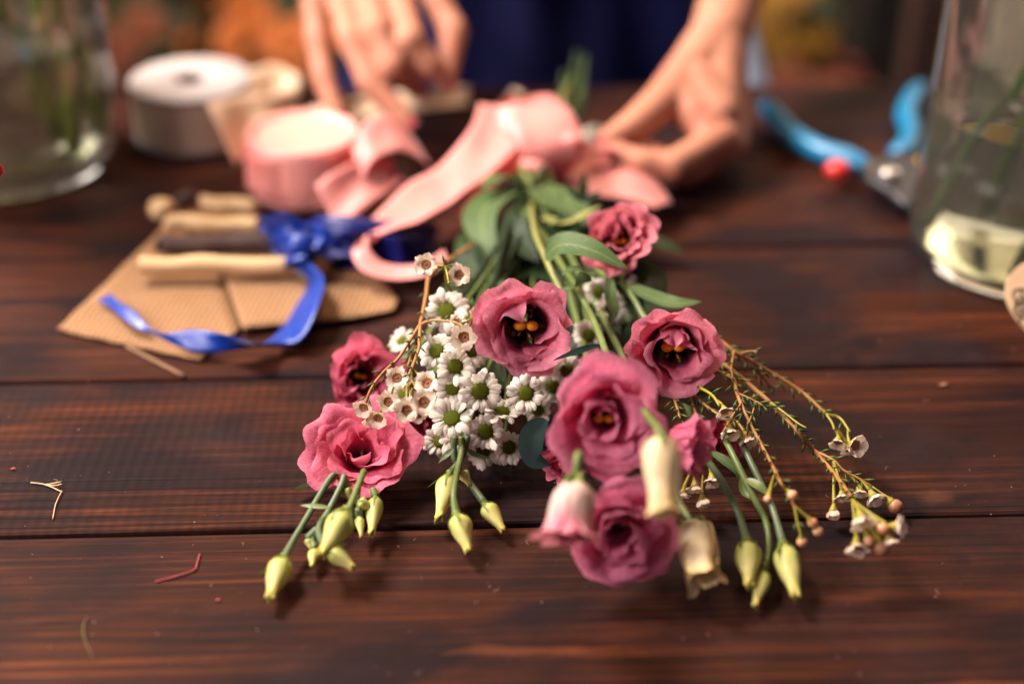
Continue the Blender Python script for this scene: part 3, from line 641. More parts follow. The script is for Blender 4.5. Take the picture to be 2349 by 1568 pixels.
m = M(); leaf(m, [D(*d_(755, 1163, .016)), D(*d_(720, 1160, .016)), D(*d_(688, 1158, .015))], .0025, (0, -.5, 1)); m.build('leaf', STEM, s1)
s2 = thing('bud_sprig', 'spray of four pale buds below the middle of the white daisies', 'flower buds', G(1050, 1100, .02), 'lisianthus bud sprays')
bud(s2, [d_(1072, 1000, .03), d_(1066, 1030, .022), d_(1052, 1060, .018)], d_(1034, 1082, .016), d_(1006, 1192, .009), 50, seed=11, flare=.10, label='palest bud with a frayed tip')
bud(s2, [d_(1058, 1000, .03), d_(1059, 1034, .024), d_(1045, 1100, .022), d_(1041, 1140, .02)], d_(1046, 1176, .016), d_(1076, 1264, .009), 53, seed=12)
bud(s2, [d_(1045, 1000, .03), d_(1041, 1027, .024), d_(1047, 1062, .018), d_(1080, 1110, .014)], d_(1110, 1152, .012), d_(1155, 1216, .007), 42, seed=13)
bud(s2, [], d_(1056, 1076, .02), d_(1078, 1112, .015), 30, seed=14)
for pts in ([(1040, 1028, .026), (1022, 1045, .024), (1005, 1062, .018)], [(1070, 1030, .024), (1090, 1042, .02), (1130, 1052, .016)]):
    m = M(); leaf(m, [D(*d_(*q)) for q in pts], .003, (0, -.5, 1)); m.build('leaf', STEMB, s2)
s3 = thing('bud_sprig', 'spray of yellow green buds on long arching stems below the orange twigs at the right', 'flower buds', G(1740, 1200, .02), 'lisianthus bud sprays')
bud(s3, [d_(1610, 1040, .04), d_(1640, 1080, .036), d_(1665, 1120, .030), d_(1692, 1172, .022)], d_(1714, 1238, .016), d_(1719, 1342, .012), 60, seed=21)
bud(s3, [d_(1665, 1010, .03), d_(1690, 1060, .028), d_(1732, 1147, .020), d_(1757, 1195, .014), d_(1764, 1255, .010)], d_(1754, 1306, .008), d_(1732, 1388, .006), 42, seed=22)
bud(s3, [d_(1690, 990, .03), d_(1706, 1024, .028), d_(1737, 1090, .024), d_(1772, 1165, .018)], d_(1796, 1245, .014), d_(1825, 1368, .010), 60, seed=23)
for pts, w_ in (([(1700, 1095, .024), (1708, 1130, .02), (1735, 1145, .02)], .004), ([(1712, 1098, .026), (1740, 1115, .026), (1758, 1135, .024)], .005)):
    m = M(); leaf(m, [D(*d_(*q)) for q in pts], w_, (0, -.3, 1)); m.build('leaf', STEM, s3)
s4 = thing('cream_bud', 'plump cream lisianthus bud with frilled tip resting on the board right of the lowest bloom', 'flower bud', G(1590, 1200, .02))
def bell(root, base, tip, wpx, mat, seed, ruf=1., roll=0.):
    B, T = D(*base), D(*tip); a = (T - B).normalized(); rot = frame(a, roll); rng = random.Random(seed)
    pf = prof_of(BELL[0][1], BELL[0][3], BELL[0][4]); mid = max(q[0] for q in pf[:40]); Rr = wpx * .5 * base[2] / F / mid; kz = (T - B).length / (max(q[1] for q in pf) * Rr)
    st = Matrix.Diagonal((1, 1, kz))
    for li, (n, Lg, hw, r0, al, rf) in enumerate(BELL):
        for i in range(n):
            m = M(); petal(m, Rr, Lg * rng.uniform(.95, 1.04), hw * rng.uniform(.92, 1.05), r0, tuple(q + rng.uniform(-4, 4) for q in al), rf * ruf, li * 1.05 + i * 2.094 + rng.uniform(-.1, .1), rng, B, rot @ st, crump=.035); m.build('petal', mat, root)
    m = M(); ellip(m, B + a * .001, .0032, .0032, .0022, rot, 10, 6); m.build('receptacle', SEPAL, root)
    for i in range(5):
        dv = rot @ Vector((math.cos(i * 1.257), math.sin(i * 1.257), 0)); m = M(); leaf(m, [B + dv * .002, B + dv * Rr * mid * .75 + a * .001, B + dv * Rr * mid * 1.03 + a * .006], .003, a, -.15); m.build('sepal', SEPAL, root)
m = M(); tube(m, [D(*d_(1545, 1110, .03)), D(*d_(1562, 1156, .027)), D(*d_(1586, 1198, .025))], .0017, 8, 5); m.build('stem', STEM, s4)
bell(s4, d_(1586, 1198, .024), d_(1620, 1335, .016), 92, BUDC, 31)
s5 = thing('cream_bud', 'cream white closed bud hanging highest in front of the big pink bloom', 'flower bud', D(1520, 1000, .61))
m = M(); tube(m, [D(1440, 880, .70), D(1480, 945, .64), D(1507, 980, .612), D(1516, 1000, .606)], [.0016, .0016, .0018, .0026], 8, 5); m.build('stem', STEM, s5)
bell(s5, (1516, 1000, .606), (1524, 1180, .594), 84, BUDC, 33, .6, .4)

# ------------------------------------------------------------------ daisies
pm = bpy.data.meshes.new('daisy_petal')
def daisy_petal_mesh(curl, seed):
    vs = []; fs = []; aa = []; nu, nv = 8, 9
    for j in range(nv + 1):
        v = j / nv; w = .065 + .100 * smooth(v / .6)
        if v > .72: w *= math.sqrt(max(0., 1 - ((v - .72) / .285) ** 2)) * .999 + .02
        for i in range(nu + 1):
            u = 2 * i / nu - 1
            vs.append((v * .62 * (1 - .03 * u * u), u * w, .12 * math.sin(v * 2.2) - curl * v * v - .030 * u * u + .014 * math.cos(u * 9.4) * (1 - v))); aa.append(v)
    for j in range(nv):
        for i in range(nu):
            o = j * (nu + 1) + i; fs.append((o, o + nu + 1, o + nu + 2, o + 1))
    me = bpy.data.meshes.new('petal'); me.from_pydata(vs, [], fs); me.polygons.foreach_set('use_smooth', [True] * len(fs))
    at = me.attributes.new('pv', 'FLOAT', 'POINT'); at.data.foreach_set('value', aa); me.materials.append(WHITE); return me
DP = [daisy_petal_mesh(c, i) for i, c in enumerate((-.06, .03, .12, .24))]
_m = M(); lathe(_m, (0, 0, 0), [(.355, -.12), (.37, -.02), (.355, .02), (.31, .05), (.23, .072), (.12, .085), (.001, .088)], 22)
_c = _m.build('flower_centre', DISC); DC = _c.data; bpy.data.objects.remove(_c)
_m = M(); lathe(_m, (0, 0, 0), [(.001, -.36), (.10, -.34), (.30, -.22), (.44, -.10), (.45, -.03), (.38, -.02)], 16)
_c = _m.build('calyx', STEM); DK = _c.data; bpy.data.objects.remove(_c)
def daisy(label, x, y, d, rpx, ax, seed, n=17, stem=True):
    rng = random.Random(seed); c = D(x, y, d); a = axis(*ax); Rr = rpx * 1.1 * d / F; n = rng.choice((18, 19, 20, 21))
    t = thing('daisy', label, 'daisy', c, 'small white daisies of the bouquet')
    t.rotation_mode = 'QUATERNION'; t.rotation_quaternion = frame(a, rng.uniform(0, 6)).to_quaternion(); t.scale = (Rr,) * 3
    for me, nm in ((DC, 'flower_centre'), (DK, 'calyx')):
        o = bpy.data.objects.new(nm, me); COL.objects.link(o); o.parent = t
    for i in range(n):
        o = bpy.data.objects.new('petal', rng.choice(DP)); COL.objects.link(o); o.parent = t
        an = i * 2 * math.pi / n + rng.uniform(-.07, .07); lay = (i % 2) * .035
        o.location = (.345 * math.cos(an), .345 * math.sin(an), .0 - lay)
        o.rotation_euler = (rng.uniform(-.35, .35), rng.uniform(-.50, .45), an + rng.uniform(-.1, .1)); s = rng.uniform(.80, 1.14); o.scale = (s, s * rng.uniform(.85, 1.1), s)
    if stem:
        q = c - a * Rr * .3; m = M(); tube(m, [q, q - a * .010, q.lerp(TIE, .3) - Vector((0, 0, .012)), q.lerp(TIE, .65) - Vector((0, 0, .012))], .0009, 6, 4)
        o = m.build('stem', STEM); o.parent = t; o.matrix_parent_inverse = Matrix.LocRotScale(c, t.rotation_quaternion, t.scale).inverted()
    return t
for a in (
    ('white daisy standing topmost left of the throat bloom, slightly out of focus', 1024, 712, .752, 50, (-.1, .25), 1),
    ('creamy daisy turned left below the topmost one', 1001, 804, .735, 44, (-.35, .3), 2),
    ('shaded daisy half hidden behind a waxflower beside the throat bloom', 1082, 800, .745, 46, (.25, .1), 3),
    ('brightest white daisy with vivid green centre facing straight out', 1044, 840, .724, 44, (.12, .02), 4),
    ('largest open daisy in the middle of the cluster, dark green centre', 1102, 897, .722, 50, (.02, -.08), 5),
    ('white daisy just below the throat bloom, apart at the right of the cluster', 1207, 902, .725, 44, (.1, .05), 6),
    ('daisy overlapped from both sides under the brightest one', 1038, 890, .736, 42, (-.1, 0), 7),
    ('white daisy tilted up at the lower left of the cluster', 1036, 958, .722, 49, (-.12, .42), 8),
    ('daisy seen almost edge on between the largest and the one apart', 1152, 942, .726, 44, (.12, .85, .6), 9),
    ('round daisy with dark green centre at the bottom of the cluster', 1114, 990, .722, 44, (.12, -.05), 10),
    ('drooping daisy showing mostly petals just under the tilted daisy', 1050, 1008, .728, 42, (0, .7, .7), 11),
    ('dim daisy at the lower left corner of the cluster', 1008, 1012, .735, 38, (-.4, .3), 12),
    ('dark shaded daisy at the lower right corner of the cluster', 1168, 1026, .730, 40, (.3, -.1), 13),
    ('darkest daisy pressed against the board at the bottom of the cluster', 1108, 1036, .735, 40, (0, -.3), 14),
    ('small daisy with yellowish centre behind the left waxflowers', 926, 903, .757, 36, (-.3, .3), 15),
    ('blurred small daisy at the upper left, beyond the waxflower twig', 922, 780, .785, 34, (-.5, .6, .7), 16),
    ('shadowed daisy in the gap right of the throat bloom', 1270, 886, .765, 40, (.3, 0), 17),
    ('pale daisy far back beside the uppermost bloom', 1470, 652, .80, 32, (.5, .5, .7), 18),
    ('dim daisy behind the curled leaf', 1375, 670, .80, 36, (.2, .2), 19),
    ('dim daisy low between the green stems', 1402, 705, .79, 38, (.4, .1), 20),
    ('dim daisy showing beside the frilled right bloom', 1350, 770, .775, 38, (.2, .2), 21),
    ('dark daisy in the gap above the big front bloom', 1300, 850, .755, 38, (.1, 0), 22),
    ('shadowed daisy in the dark gap left of the big front bloom', 1235, 940, .752, 34, (.4, 0), 23)):
    daisy(*a)

# ------------------------------------------------------------------ waxflower sprigs
def waxpet(curl):
    vs = []; fs = []; nu, nv = 6, 6
    for j in range(nv + 1):
        v = j / nv; w = .47 * math.sqrt(max(.02, 1 - (2 * min(v, .999) - 1) ** 2)) ** .8 + .04
        if v == 1: w = .08
        for i in range(nu + 1):
            u = 2 * i / nu - 1; an = v * 1.25 * curl
            vs.append((.42 + math.sin(an + .35) * v * .80 - .10 * u * u * v, u * w, math.cos(an + .35) * v * .72 + .10 * u * u * v))
    for j in range(nv):
        for i in range(nu):
            o = j * (nu + 1) + i; fs.append((o, o + nu + 1, o + nu + 2, o + 1))
    me = bpy.data.meshes.new('petal'); me.from_pydata(vs, [], fs); me.polygons.foreach_set('use_smooth', [True] * len(fs))
    at = me.attributes.new('pv', 'FLOAT', 'POINT'); at.data.foreach_set('value', [min(1, .35 + (i // (nu + 1)) / nv) for i in range(len(vs))]); me.materials.append(WAX); return me
WP = [waxpet(.80), waxpet(.42), waxpet(.0)]
_m = M(); lathe(_m, (0, 0, 0), [(.06, -.85), (.16, -.80), (.28, -.5), (.44, -.15), (.50, .02), (.44, .06)], 14); _c = _m.build('cup', CUP); WC = _c.data; bpy.data.objects.remove(_c)
_m = M(); lathe(_m, (0, 0, 0), [(.40, .02), (.30, -.02), (.20, -.06), (.07, -.05), (.05, .16), (.001, .18)], 14)
for i in range(10):
    an = i * .628; ellip(_m, (.40 * math.cos(an), .40 * math.sin(an), .12), .045, nu=6, nv=4)
_c = _m.build('heart', WAXC); WH = _c.data; bpy.data.objects.remove(_c)
def waxflower(root, x, y, d, rpx, ax, seed, open_=0, stalk=None):
    rng = random.Random(seed); c = D(x, y, d); a = axis(*ax); Rr = rpx * d / F * (1.12 if x < 1200 else 1.08)
    f = bpy.data.objects.new('waxflower', None); COL.objects.link(f); f.parent = root; f.location = c - Vector(root.location); f.empty_display_size = .005
    f.rotation_mode = 'QUATERNION'; f.rotation_quaternion = frame(a, rng.uniform(0, 6)).to_quaternion(); f.scale = (Rr,) * 3
    for me, nm in ((WC, 'cup'), (WH, 'heart')):
        o = bpy.data.objects.new(nm, me); COL.objects.link(o); o.parent = f
    for i in range(5):
        o = bpy.data.objects.new('petal', WP[open_]); COL.objects.link(o); o.parent = f
        o.rotation_euler = (rng.uniform(-.15, .15), rng.uniform(-.2, .2), i * 1.2566 + rng.uniform(-.1, .1)); o.scale = (1, 1, 1); o.location = (0, 0, -.02 * (i % 2))
    if stalk:
        m = M(); tube(m, [D(*stalk), (D(*stalk) + c) / 2 - a * Rr * .5, c - a * Rr * .8], [.0006, .0007, .0010], 6, 4); m.build('stalk', STALK, root)
def waxbud(root, x, y, d, rpx, mat, stalk=None):
    m = M(); r = rpx * d / F; c = D(x, y, d)
    ellip(m, c, r, r, r * .92); m.build('waxflower_bud', mat, root)
    if stalk:
        s = D(*stalk); m = M(); tube(m, [s, (s + c) / 2 + Vector((0, 0, .001)), c + (s - c).normalized() * r * .7], [.0005, .0006, r * .75], 7, 4); m.build('stalk', STALK, root)
def branch(root, pts, r0, r1, mat=None, needles=0, seed=0, nl=.0078, name='twig'):
    P = [D(*q) for q in pts]; rng = random.Random(seed)
    m = M(); tube(m, P, [r0 + (r1 - r0) * i / (len(P) - 1) for i in range(len(P))], 7, 6, wob=.22); m.build(name, mat or TWIG, root)
    if needles:
        C = cr(P, 10); m = M(); tot = sum((C[i + 1] - C[i]).length for i in range(len(C) - 1)); step = tot / needles; acc = 0; kx = 0
        for i in range(len(C) - 1):
            acc += (C[i + 1] - C[i]).length
            if acc < step: continue
            acc = 0; kx += 1; t = (C[i + 1] - C[i]).normalized(); s = t.cross(FWD).normalized(); b = s.cross(t)
            for sg in (1, -1):
                if rng.random() < .12: continue
                o = (s if kx % 2 else (s * .6 + b * .8)) * sg
                needle(m, C[i], t * rng.uniform(.7, 1.1) + o * rng.uniform(.45, .9) + Vector((0, 0, rng.uniform(-.25, .15))), nl * rng.uniform(.7, 1.25), .0013, -FWD)
        m.build('needle_leaves', NEEDLE, root)
w1 = thing('waxflower_sprig', 'waxflower sprig drooping to the left over the daisies with a cluster of cream flowers', 'waxflower sprig', D(985, 640, .78), 'waxflower sprigs of the bouquet')
branch(w1, [(1085, 560, .86), (1010, 610, .80), (984, 636, .78), (977, 680, .762), (964, 744, .738)], .0011, .0010, needles=7, seed=1)
branch(w1, [(964, 744, .738), (938, 785, .728), (912, 823, .722), (878, 855, .716), (852, 890, .712), (838, 925, .712)], .0010, .0006, needles=8, seed=2, nl=.006)
branch(w1, [(964, 744, .738), (961, 797, .724), (948, 835, .71), (938, 860, .702)], .0010, .0007, needles=8, seed=3, nl=.006)
branch(w1, [(962, 760, .735), (948, 800, .73), (935, 840, .72)], .0008, .0005, needles=4, seed=8, nl=.006)
branch(w1, [(964, 744, .738), (985, 736, .735), (1010, 735, .732), (1040, 739, .728), (1062, 746, .725)], .0009, .0006, needles=6, seed=4, nl=.005)
for (x, y, d, r, ax, op, st) in ((910, 866, .705, 22, (-.1, .1), 0, (925, 840, .715)), (980, 878, .698, 24, (-.2, .3), 0, (945, 845, .708)), (890, 920, .712, 21, (-.05, -.05), 0, (905, 880, .714)),
        (834, 934, .712, 21, (-.3, -.5), 1, (846, 905, .712)), (868, 958, .712, 21, (-.2, -.6), 1, (880, 915, .714)), (932, 940, .69, 24, (.1, -.1), 0, (935, 880, .70)), (972, 922, .69, 26, (.1, .1), 0, (945, 870, .70)),
        (848, 962, .718, 17, (0, -.9), 1, (850, 930, .714)), (948, 886, .712, 19, (.2, .1), 0, (945, 850, .712)), (958, 950, .70, 18, (.4, -.5), 1, (945, 890, .70)),
        (1064, 772, .712, 26, (-.1, -.35), 0, (1058, 745, .724)), (1050, 738, .73, 17, (0, .6), 0, (1030, 738, .73)), (1090, 720, .745, 13, (.2, .5), 0, (1062, 744, .728)), (1086, 742, .742, 13, (.4, .3), 1, (1062, 746, .726))):
    waxflower(w1, x, y, d, r, ax, int(x + y), op, st)
w2 = thing('waxflower_sprig', 'small upright sprig with just two waxflowers above the topmost daisy', 'waxflower sprig', D(1022, 612, .74), 'waxflower sprigs of the bouquet')
branch(w2, [(1080, 700, .80), (1030, 660, .765), (1021, 612, .738)], .0008, .0007, STALK)
waxflower(w2, 977, 606, .735, 22, (-.1, .05), 5, 0, (1021, 611, .738)); waxflower(w2, 1053, 630, .735, 22, (.12, -.1), 7, 0, (1021, 611, .738))
m = M(); c = D(1021, 611, .737)
for (dx, dy) in ((-8, -34), (3, -24), (40, -8), (30, 10), (-26, 22), (8, 24)): needle(m, c, D(1021 + dx, 611 + dy, .733) - c, .0085 * math.hypot(dx, dy) / 36, .0014, -FWD)
m.build('needle_leaves', NEEDLE, w2); waxbud(w2, 1030, 648, .73, 4, CUP, (1021, 611, .738))
def tz(*q): return [(x, y, T_(x, y, z)) for (x, y, z) in q]
w3 = thing('waxflower_sprig', 'upper right orange waxflower twig ending in one large white cup and a small one', 'waxflower sprig', G(1650, 780, .05), 'waxflower sprigs of the bouquet')
A = tz((1600, 745, .050), (1647, 778, .046), (1684, 805, .043), (1737, 835, .038), (1789, 866, .033), (1838, 897, .028), (1873, 928, .025), (1895, 949, .023))
branch(w3, A, .0012, .0008, needles=26, seed=11)
branch(w3, [A[-1]] + tz((1908, 968, .022), (1914, 985, .021)), .0006, .0005, STALK, 2, 31); branch(w3, [A[-1]] + tz((1926, 958, .022), (1950, 990, .021)), .0007, .0006, STALK, 2, 32)
branch(w3, tz((1697, 809, .042), (1730, 844, .036), (1754, 870, .028), (1778, 895, .020)), .0008, .0005, needles=6, seed=12)
branch(w3, tz((1684, 803, .043), (1678, 840, .046), (1681, 866, .048)), .0007, .0005, needles=4, seed=13)
branch(w3, tz((1700, 810, .043), (1722, 805, .045), (1738, 806, .046)), .0006, .0004, needles=3, seed=14)
(x, y, d) = tz((1961, 1020, .019))[0]; waxflower(w3, x, y, d, 26, (.35, -.15), 3, 1, tz((1945, 983, .021))[0])
(x, y, d) = tz((1922, 1012, .017))[0]; waxflower(w3, x, y, d, 20, (-.2, -.75, .6), 4, 1, tz((1912, 980, .021))[0]); (x, y, d) = tz((1945, 1030, .012))[0]; waxflower(w3, x, y, d, 17, (0, -.8, .5), 5, 1, tz((1922, 985, .018))[0])
w4 = thing('waxflower_sprig', 'longest orange waxflower twig reaching the far right with a blurred flower cluster', 'waxflower sprig', G(1650, 830, .04), 'waxflower sprigs of the bouquet')
B = tz((1600, 800, .040), (1645, 827, .042), (1684, 853, .040), (1724, 886, .036), (1763, 919, .033), (1798, 954, .030), (1833, 993, .028)); dB = [(1868, 1033, .730), (1899, 1068, .712), (1930, 1107, .692), (1952, 1138, .675)]
branch(w4, B + dB, .0013, .0010, needles=34, seed=15)
branch(w4, [B[4]] + tz((1798, 945, .034), (1830, 970, .034), (1850, 981, .034)), .0006, .0004, STALK, 4, 16)
C4 = [dB[0]] + tz((1912, 1055, .018), (1934, 1077, .016), (1974, 1099, .014), (2000, 1115, .012)); branch(w4, C4, .0008, .0006, needles=9, seed=17)
for (x, y, z, r, ax, op, st) in ((1972, 1125, .010, 19, (.0, -.8, .5), 1, C4[2]), (2004, 1139, .010, 23, (.3, -.7, .6), 1, C4[3]), (1932, 1136, .014, 19, (0, -.9, .4), 1, C4[1]), (1912, 1172, .009, 21, (-.1, -.9, .3), 2, C4[1])):
    waxflower(w4, x, y, T_(x, y, z), r, ax, int(x), op, st)
waxbud(w4, 2054, 1161, T_(2054, 1161, .0066), 18, WAX, C4[4])
for (x, y, r, ax, op) in ((1976, 1190, 30, (.1, -.75, .6), 1), (1965, 1252, 27, (-.1, -.85, .5), 1), (2058, 1206, 24, (.8, 0, .5), 1), (2040, 1238, 20, (.3, -.9, .4), 1)):
    waxflower(w4, x, y, .655, r, ax, int(x * 2), op, (1955, 1145, .672))
for (x, y, r, mt) in ((2024, 1212, 14, WAXB), (1994, 1240, 13, WAXB), (2022, 1258, 18, WAX)): waxbud(w4, x, y, .655, r, mt, (1960, 1150, .67))
w5 = thing('waxflower_sprig', 'middle orange waxflower twig hanging down with small orange buds at its tip', 'waxflower sprig', G(1680, 880, .045), 'waxflower sprigs of the bouquet')
Cc = tz((1640, 850, .045), (1681, 866, .045), (1691, 901, .043), (1710, 949, .04), (1737, 1002, .035), (1763, 1050, .034), (1789, 1103, .036)) + [(1807, 1129, .675), (1822, 1160, .665)]
branch(w5, Cc[:7] + Cc[7:], .0011, .0007, needles=24, seed=18)
branch(w5, [Cc[8], (1830, 1200, .662), (1838, 1228, .66)], .0006, .0005, STALK, 2, 19); branch(w5, [Cc[8], (1845, 1178, .662), (1862, 1196, .66)], .0006, .0005, STALK)
for (x, y, r, st) in ((1818, 1135, 12, (1800, 1122, .678)), (1864, 1198, 12, (1850, 1182, .662)), (1876, 1218, 12, (1850, 1185, .662)), (1840, 1242, 13, (1834, 1215, .661)), (1761, 1144, 9, (1775, 1090, .69))): waxbud(w5, x, y, .662, r, WAXB, st)
branch(w5, tz((1691, 901, .043), (1718, 912, .043), (1752, 930, .042)), .0006, .0004, needles=7, seed=20); branch(w5, tz((1700, 925, .042), (1676, 960, .046), (1660, 990, .045)), .0006, .0005, needles=5, seed=22)
branch(w5, tz((1730, 905, .038), (1730, 935, .040), (1712, 985, .038)), .0006, .0004, needles=5, seed=25)
w6 = thing('waxflower_sprig', 'waxflower cluster of nodding pink white bells under the frilled right bloom', 'waxflower sprig', D(1630, 900, .72), 'waxflower sprigs of the bouquet')
branch(w6, [(1560, 860, .76), (1600, 885, .735), (1634, 906, .72), (1650, 930, .712)], .0009, .0007, STALK, 4, 21)
branch(w6, [(1580, 900, .75), (1600, 960, .73), (1620, 1040, .715)], .0009, .0006, TWIG, 8, 23); branch(w6, [(1545, 910, .74), (1552, 930, .73), (1560, 960, .72)], .0008, .0006, TWIG, 7, 24)
branch(w6, [(1590, 905, .745), (1640, 945, .725), (1690, 965, .72)], .0008, .0006, TWIG, 9, 26)
for (x, y, d, r, ax, op, st) in ((1662, 942, .712, 20, (.2, -.75, .6), 1, (1640, 915, .717)), (1674, 988, .712, 23, (0, -.75, .6), 1, (1660, 950, .715)), (1716, 1006, .712, 24, (.3, -.75, .6), 1, (1690, 965, .718)),
        (1634, 1100, .705, 22, (.1, -.8, .5), 1, (1627, 1055, .712)), (1594, 1116, .70, 20, (0, -.9, .4), 1, (1605, 1070, .712)), (1612, 1148, .698, 20, (.1, -.9, .4), 2, (1612, 1090, .71)), (1567, 1130, .70, 17, (-.2, -.9, .3), 1, (1585, 1080, .712))):
    waxflower(w6, x, y, d, r, ax, int(x + 3 * y), op, st)

# red berry twig at the left edge
bt = thing('berry_twig', 'red berry at the very left edge in front of the left vase', 'berry', G(-40, 720, .0))
m = M(); ellip(m, D(-9, 389, .72), .0039, .0036, .0050); m.build('berry', BERRY, bt)
m = M(); tube(m, [G(-120, 700, .002), G(-90, 600, .05), D(-40, 375, .72), D(-22, 362, .72), D(-12, 372, .72)], .0009, 6, 6); m.build('twig', TWIG, bt)
# ------------------------------------------------------------------ ribbons and spools
def band(root, A, B, mat, name='loop', n=10, nw=6, bulge=0., solid=.0003):
    m = M(); strip(m, [D(*q) for q in A], [D(*q) for q in B], n, nw + 2, bulge, .0035); return m.build(name, mat, root, solid=solid)
pc = G(688, 495) + Vector((0, .041, 0)); pc.z = 0
ps = thing('ribbon_spool', 'spool of pink satin ribbon with a cream end disc, tail hanging over its front', 'ribbon spool', pc)
m = M(); lathe(m, pc, [(.030, .003), (.038, .002), (.0392, .004), (.0395, .02), (.0394, .041), (.0388, .0455), (.0375, .0458), (.034, .0440), (.030, .041)], 64, True); m.build('wound_ribbon', RIBPS, ps)
m = M(); lathe(m, pc, [(.001, .001), (.031, .001), (.031, .0405), (.0335, .0425), (.0325, .0430), (.001, .0430)], 64); m.build('core', SPOOLC, ps)
band(ps, [(722, 425, .952), (770, 392, .956), (830, 365, .965), (905, 362, .985)], [(778, 524, .942), (818, 492, .948), (872, 452, .958), (930, 408, .978)], RIBP, 'ribbon_tail', bulge=.004)
band(ps, [(808, 345, .972), (832, 285, .98), (880, 258, .995), (925, 285, 1.01), (955, 330, 1.02)], [(830, 405, .96), (862, 362, .962), (915, 345, .975), (960, 368, .99), (1000, 400, 1.005)], RIBP, 'ribbon_loop')
m = M(); A_, B_ = [], []
for q in range(13):
    an = R(195 + q * 14.5); rr = .0412 + .003 * math.sin(q * .9) + .004 * (q / 12) ** 3; A_.append(pc + Vector((rr * math.cos(an), rr * math.sin(an), .0445 - .004 * math.sin(q * .5)))); B_.append(pc + Vector((rr * 1.02 * math.cos(an), rr * 1.02 * math.sin(an), .006 + .006 * math.sin(q * .55 + .5))))
strip(m, A_, B_, 4, 6, .001, .002); m.build('ribbon_loop', RIBP, ps, solid=.0003)
pr = thing('pink_ribbon', 'long pink satin ribbon looped in a bow over the bouquet stems, end pinched by fingers', 'ribbon', D(1200, 400, .96))
band(pr, [(1100, 236, 1.0), (1080, 300, .985), (1010, 372, .965), (920, 435, .94), (855, 495, .915), (822, 548, .898)], [(1195, 330, .975), (1140, 385, .958), (1070, 438, .935), (1000, 485, .912), (920, 525, .893), (850, 549, .888)], RIBP, 'long_tail', bulge=-.004)
band(pr, [(822, 545, .898), (808, 580, .89), (830, 622, .883), (895, 643, .88), (970, 632, .878), (1030, 600, .88)], [(850, 545, .888), (850, 572, .887), (876, 598, .885), (930, 607, .884), (985, 596, .884), (1020, 575, .886)], RIBP, 'long_tail')
band(pr, [(1180, 236, .995), (1172, 262, .965), (1185, 315, .948), (1203, 365, .948), (1232, 408, .962), (1262, 415, .985)], [(1285, 228, 1.005), (1310, 250, .975), (1335, 300, .96), (1338, 345, .958), (1312, 388, .968), (1275, 405, .99)], RIBP, 'bow_loop')
band(pr, [(1285, 228, 1.005), (1250, 225, 1.03), (1240, 300, 1.05), (1270, 405, 1.0)], [(1180, 236, .995), (1150, 240, 1.03), (1150, 310, 1.05), (1235, 410, .985)], RIBP, 'bow_loop')
band(pr, [(1098, 238, 1.005), (1100, 310, .995), (1140, 385, .98), (1200, 405, .972)], [(1190, 230, 1.0), (1192, 300, .985), (1215, 370, .972), (1245, 410, .965)], RIBP, 'bow_loop', bulge=-.006)
m = M(); tube(m, [D(1276, 318, .966), D(1300, 322, .957), D(1324, 326, .956), D(1332, 330, .96)], [.002, .0046, .0050, .002], 14, 6); m.build('knot', RIBP, pr)
m = M(); tube(m, [D(1195, 372, .955), D(1222, 380, .95), D(1250, 392, .952), D(1275, 395, .96)], [.002, .0042, .0042, .002], 14, 6); m.build('knot', RIBP, pr)
band(pr, [(1305, 330, .965), (1350, 322, .975), (1395, 325, .985), (1440, 340, .985)], [(1305, 372, .96), (1350, 350, .968), (1400, 344, .978), (1440, 356, .98)], RIBP, 'tail')
band(pr, [(1310, 350, .985), (1400, 356, .99), (1480, 392, .985), (1545, 462, .972)], [(1245, 405, .972), (1330, 440, .962), (1420, 455, .958), (1500, 478, .956)], RIBP, 'tail')
band(pr, [(1125, 395, .975), (1080, 440, .955), (1046, 490, .94)], [(1165, 402, .972), (1110, 468, .945), (1072, 506, .93)], RIBP, 'tail')

wc = G(424, 357) + Vector((0, .046, 0)); wc.z = 0
ws = thing('ribbon_spool', 'large white ended spool of cream ribbon with loose loops, beside the left vase', 'ribbon spool', wc)
m = M(); lathe(m, wc, [(.012, .039), (.046, .039), (.047, .0405), (.047, .0425), (.046, .0435), (.012, .0435), (.0105, .041)], 64, True); lathe(m, wc, [(.001, .0), (.047, .0), (.047, .002), (.001, .002)], 64); m.build('flange', SPOOLW, ws)
m = M(); lathe(m, wc, [(.0455, .002), (.0457, .02), (.0455, .039)], 64); m.build('wound_ribbon', RIBCS, ws)
m = M(); lathe(m, wc, [(.011, .043), (.010, .02), (.001, .02)], 24); m.build('core_hole', HOLE, ws)
band(ws, [(570, 160, 1.15), (630, 150, 1.17), (680, 172, 1.16), (672, 205, 1.11), (620, 212, 1.07), (560, 218, 1.055), (500, 232, 1.035), (474, 240, 1.03)],
     [(575, 275, 1.13), (630, 265, 1.15), (690, 290, 1.13), (672, 325, 1.08), (618, 335, 1.05), (575, 350, 1.035), (550, 365, 1.02), (540, 378, 1.012)], RIBC, 'ribbon_loop')
m = M(); strip(m, [G(650, 262, .004), G(760, 238, .02), G(860, 216, .006), G(960, 206, .018), G(1075, 198, .006)], [G(640, 330, .003), G(760, 300, .004), G(860, 262, .004), G(960, 252, .004), G(1080, 240, .003)], 8, 5, .003)
m.build('ribbon_tail', RIBC, ws, solid=.0003)
cs = thing('ribbon_offcut', 'small beige ribbon offcut standing behind the bow at the far table edge', 'ribbon scrap', G(1180, 225))
m = M(); strip(m, [G(1140, 245, .002), G(1165, 215, .026), G(1180, 205, .030), G(1200, 225, .012)], [G(1175, 255, .002), G(1195, 228, .026), G(1205, 215, .028), G(1235, 240, .002)], 8, 3); m.build('band', RIBC, cs, solid=.0004)
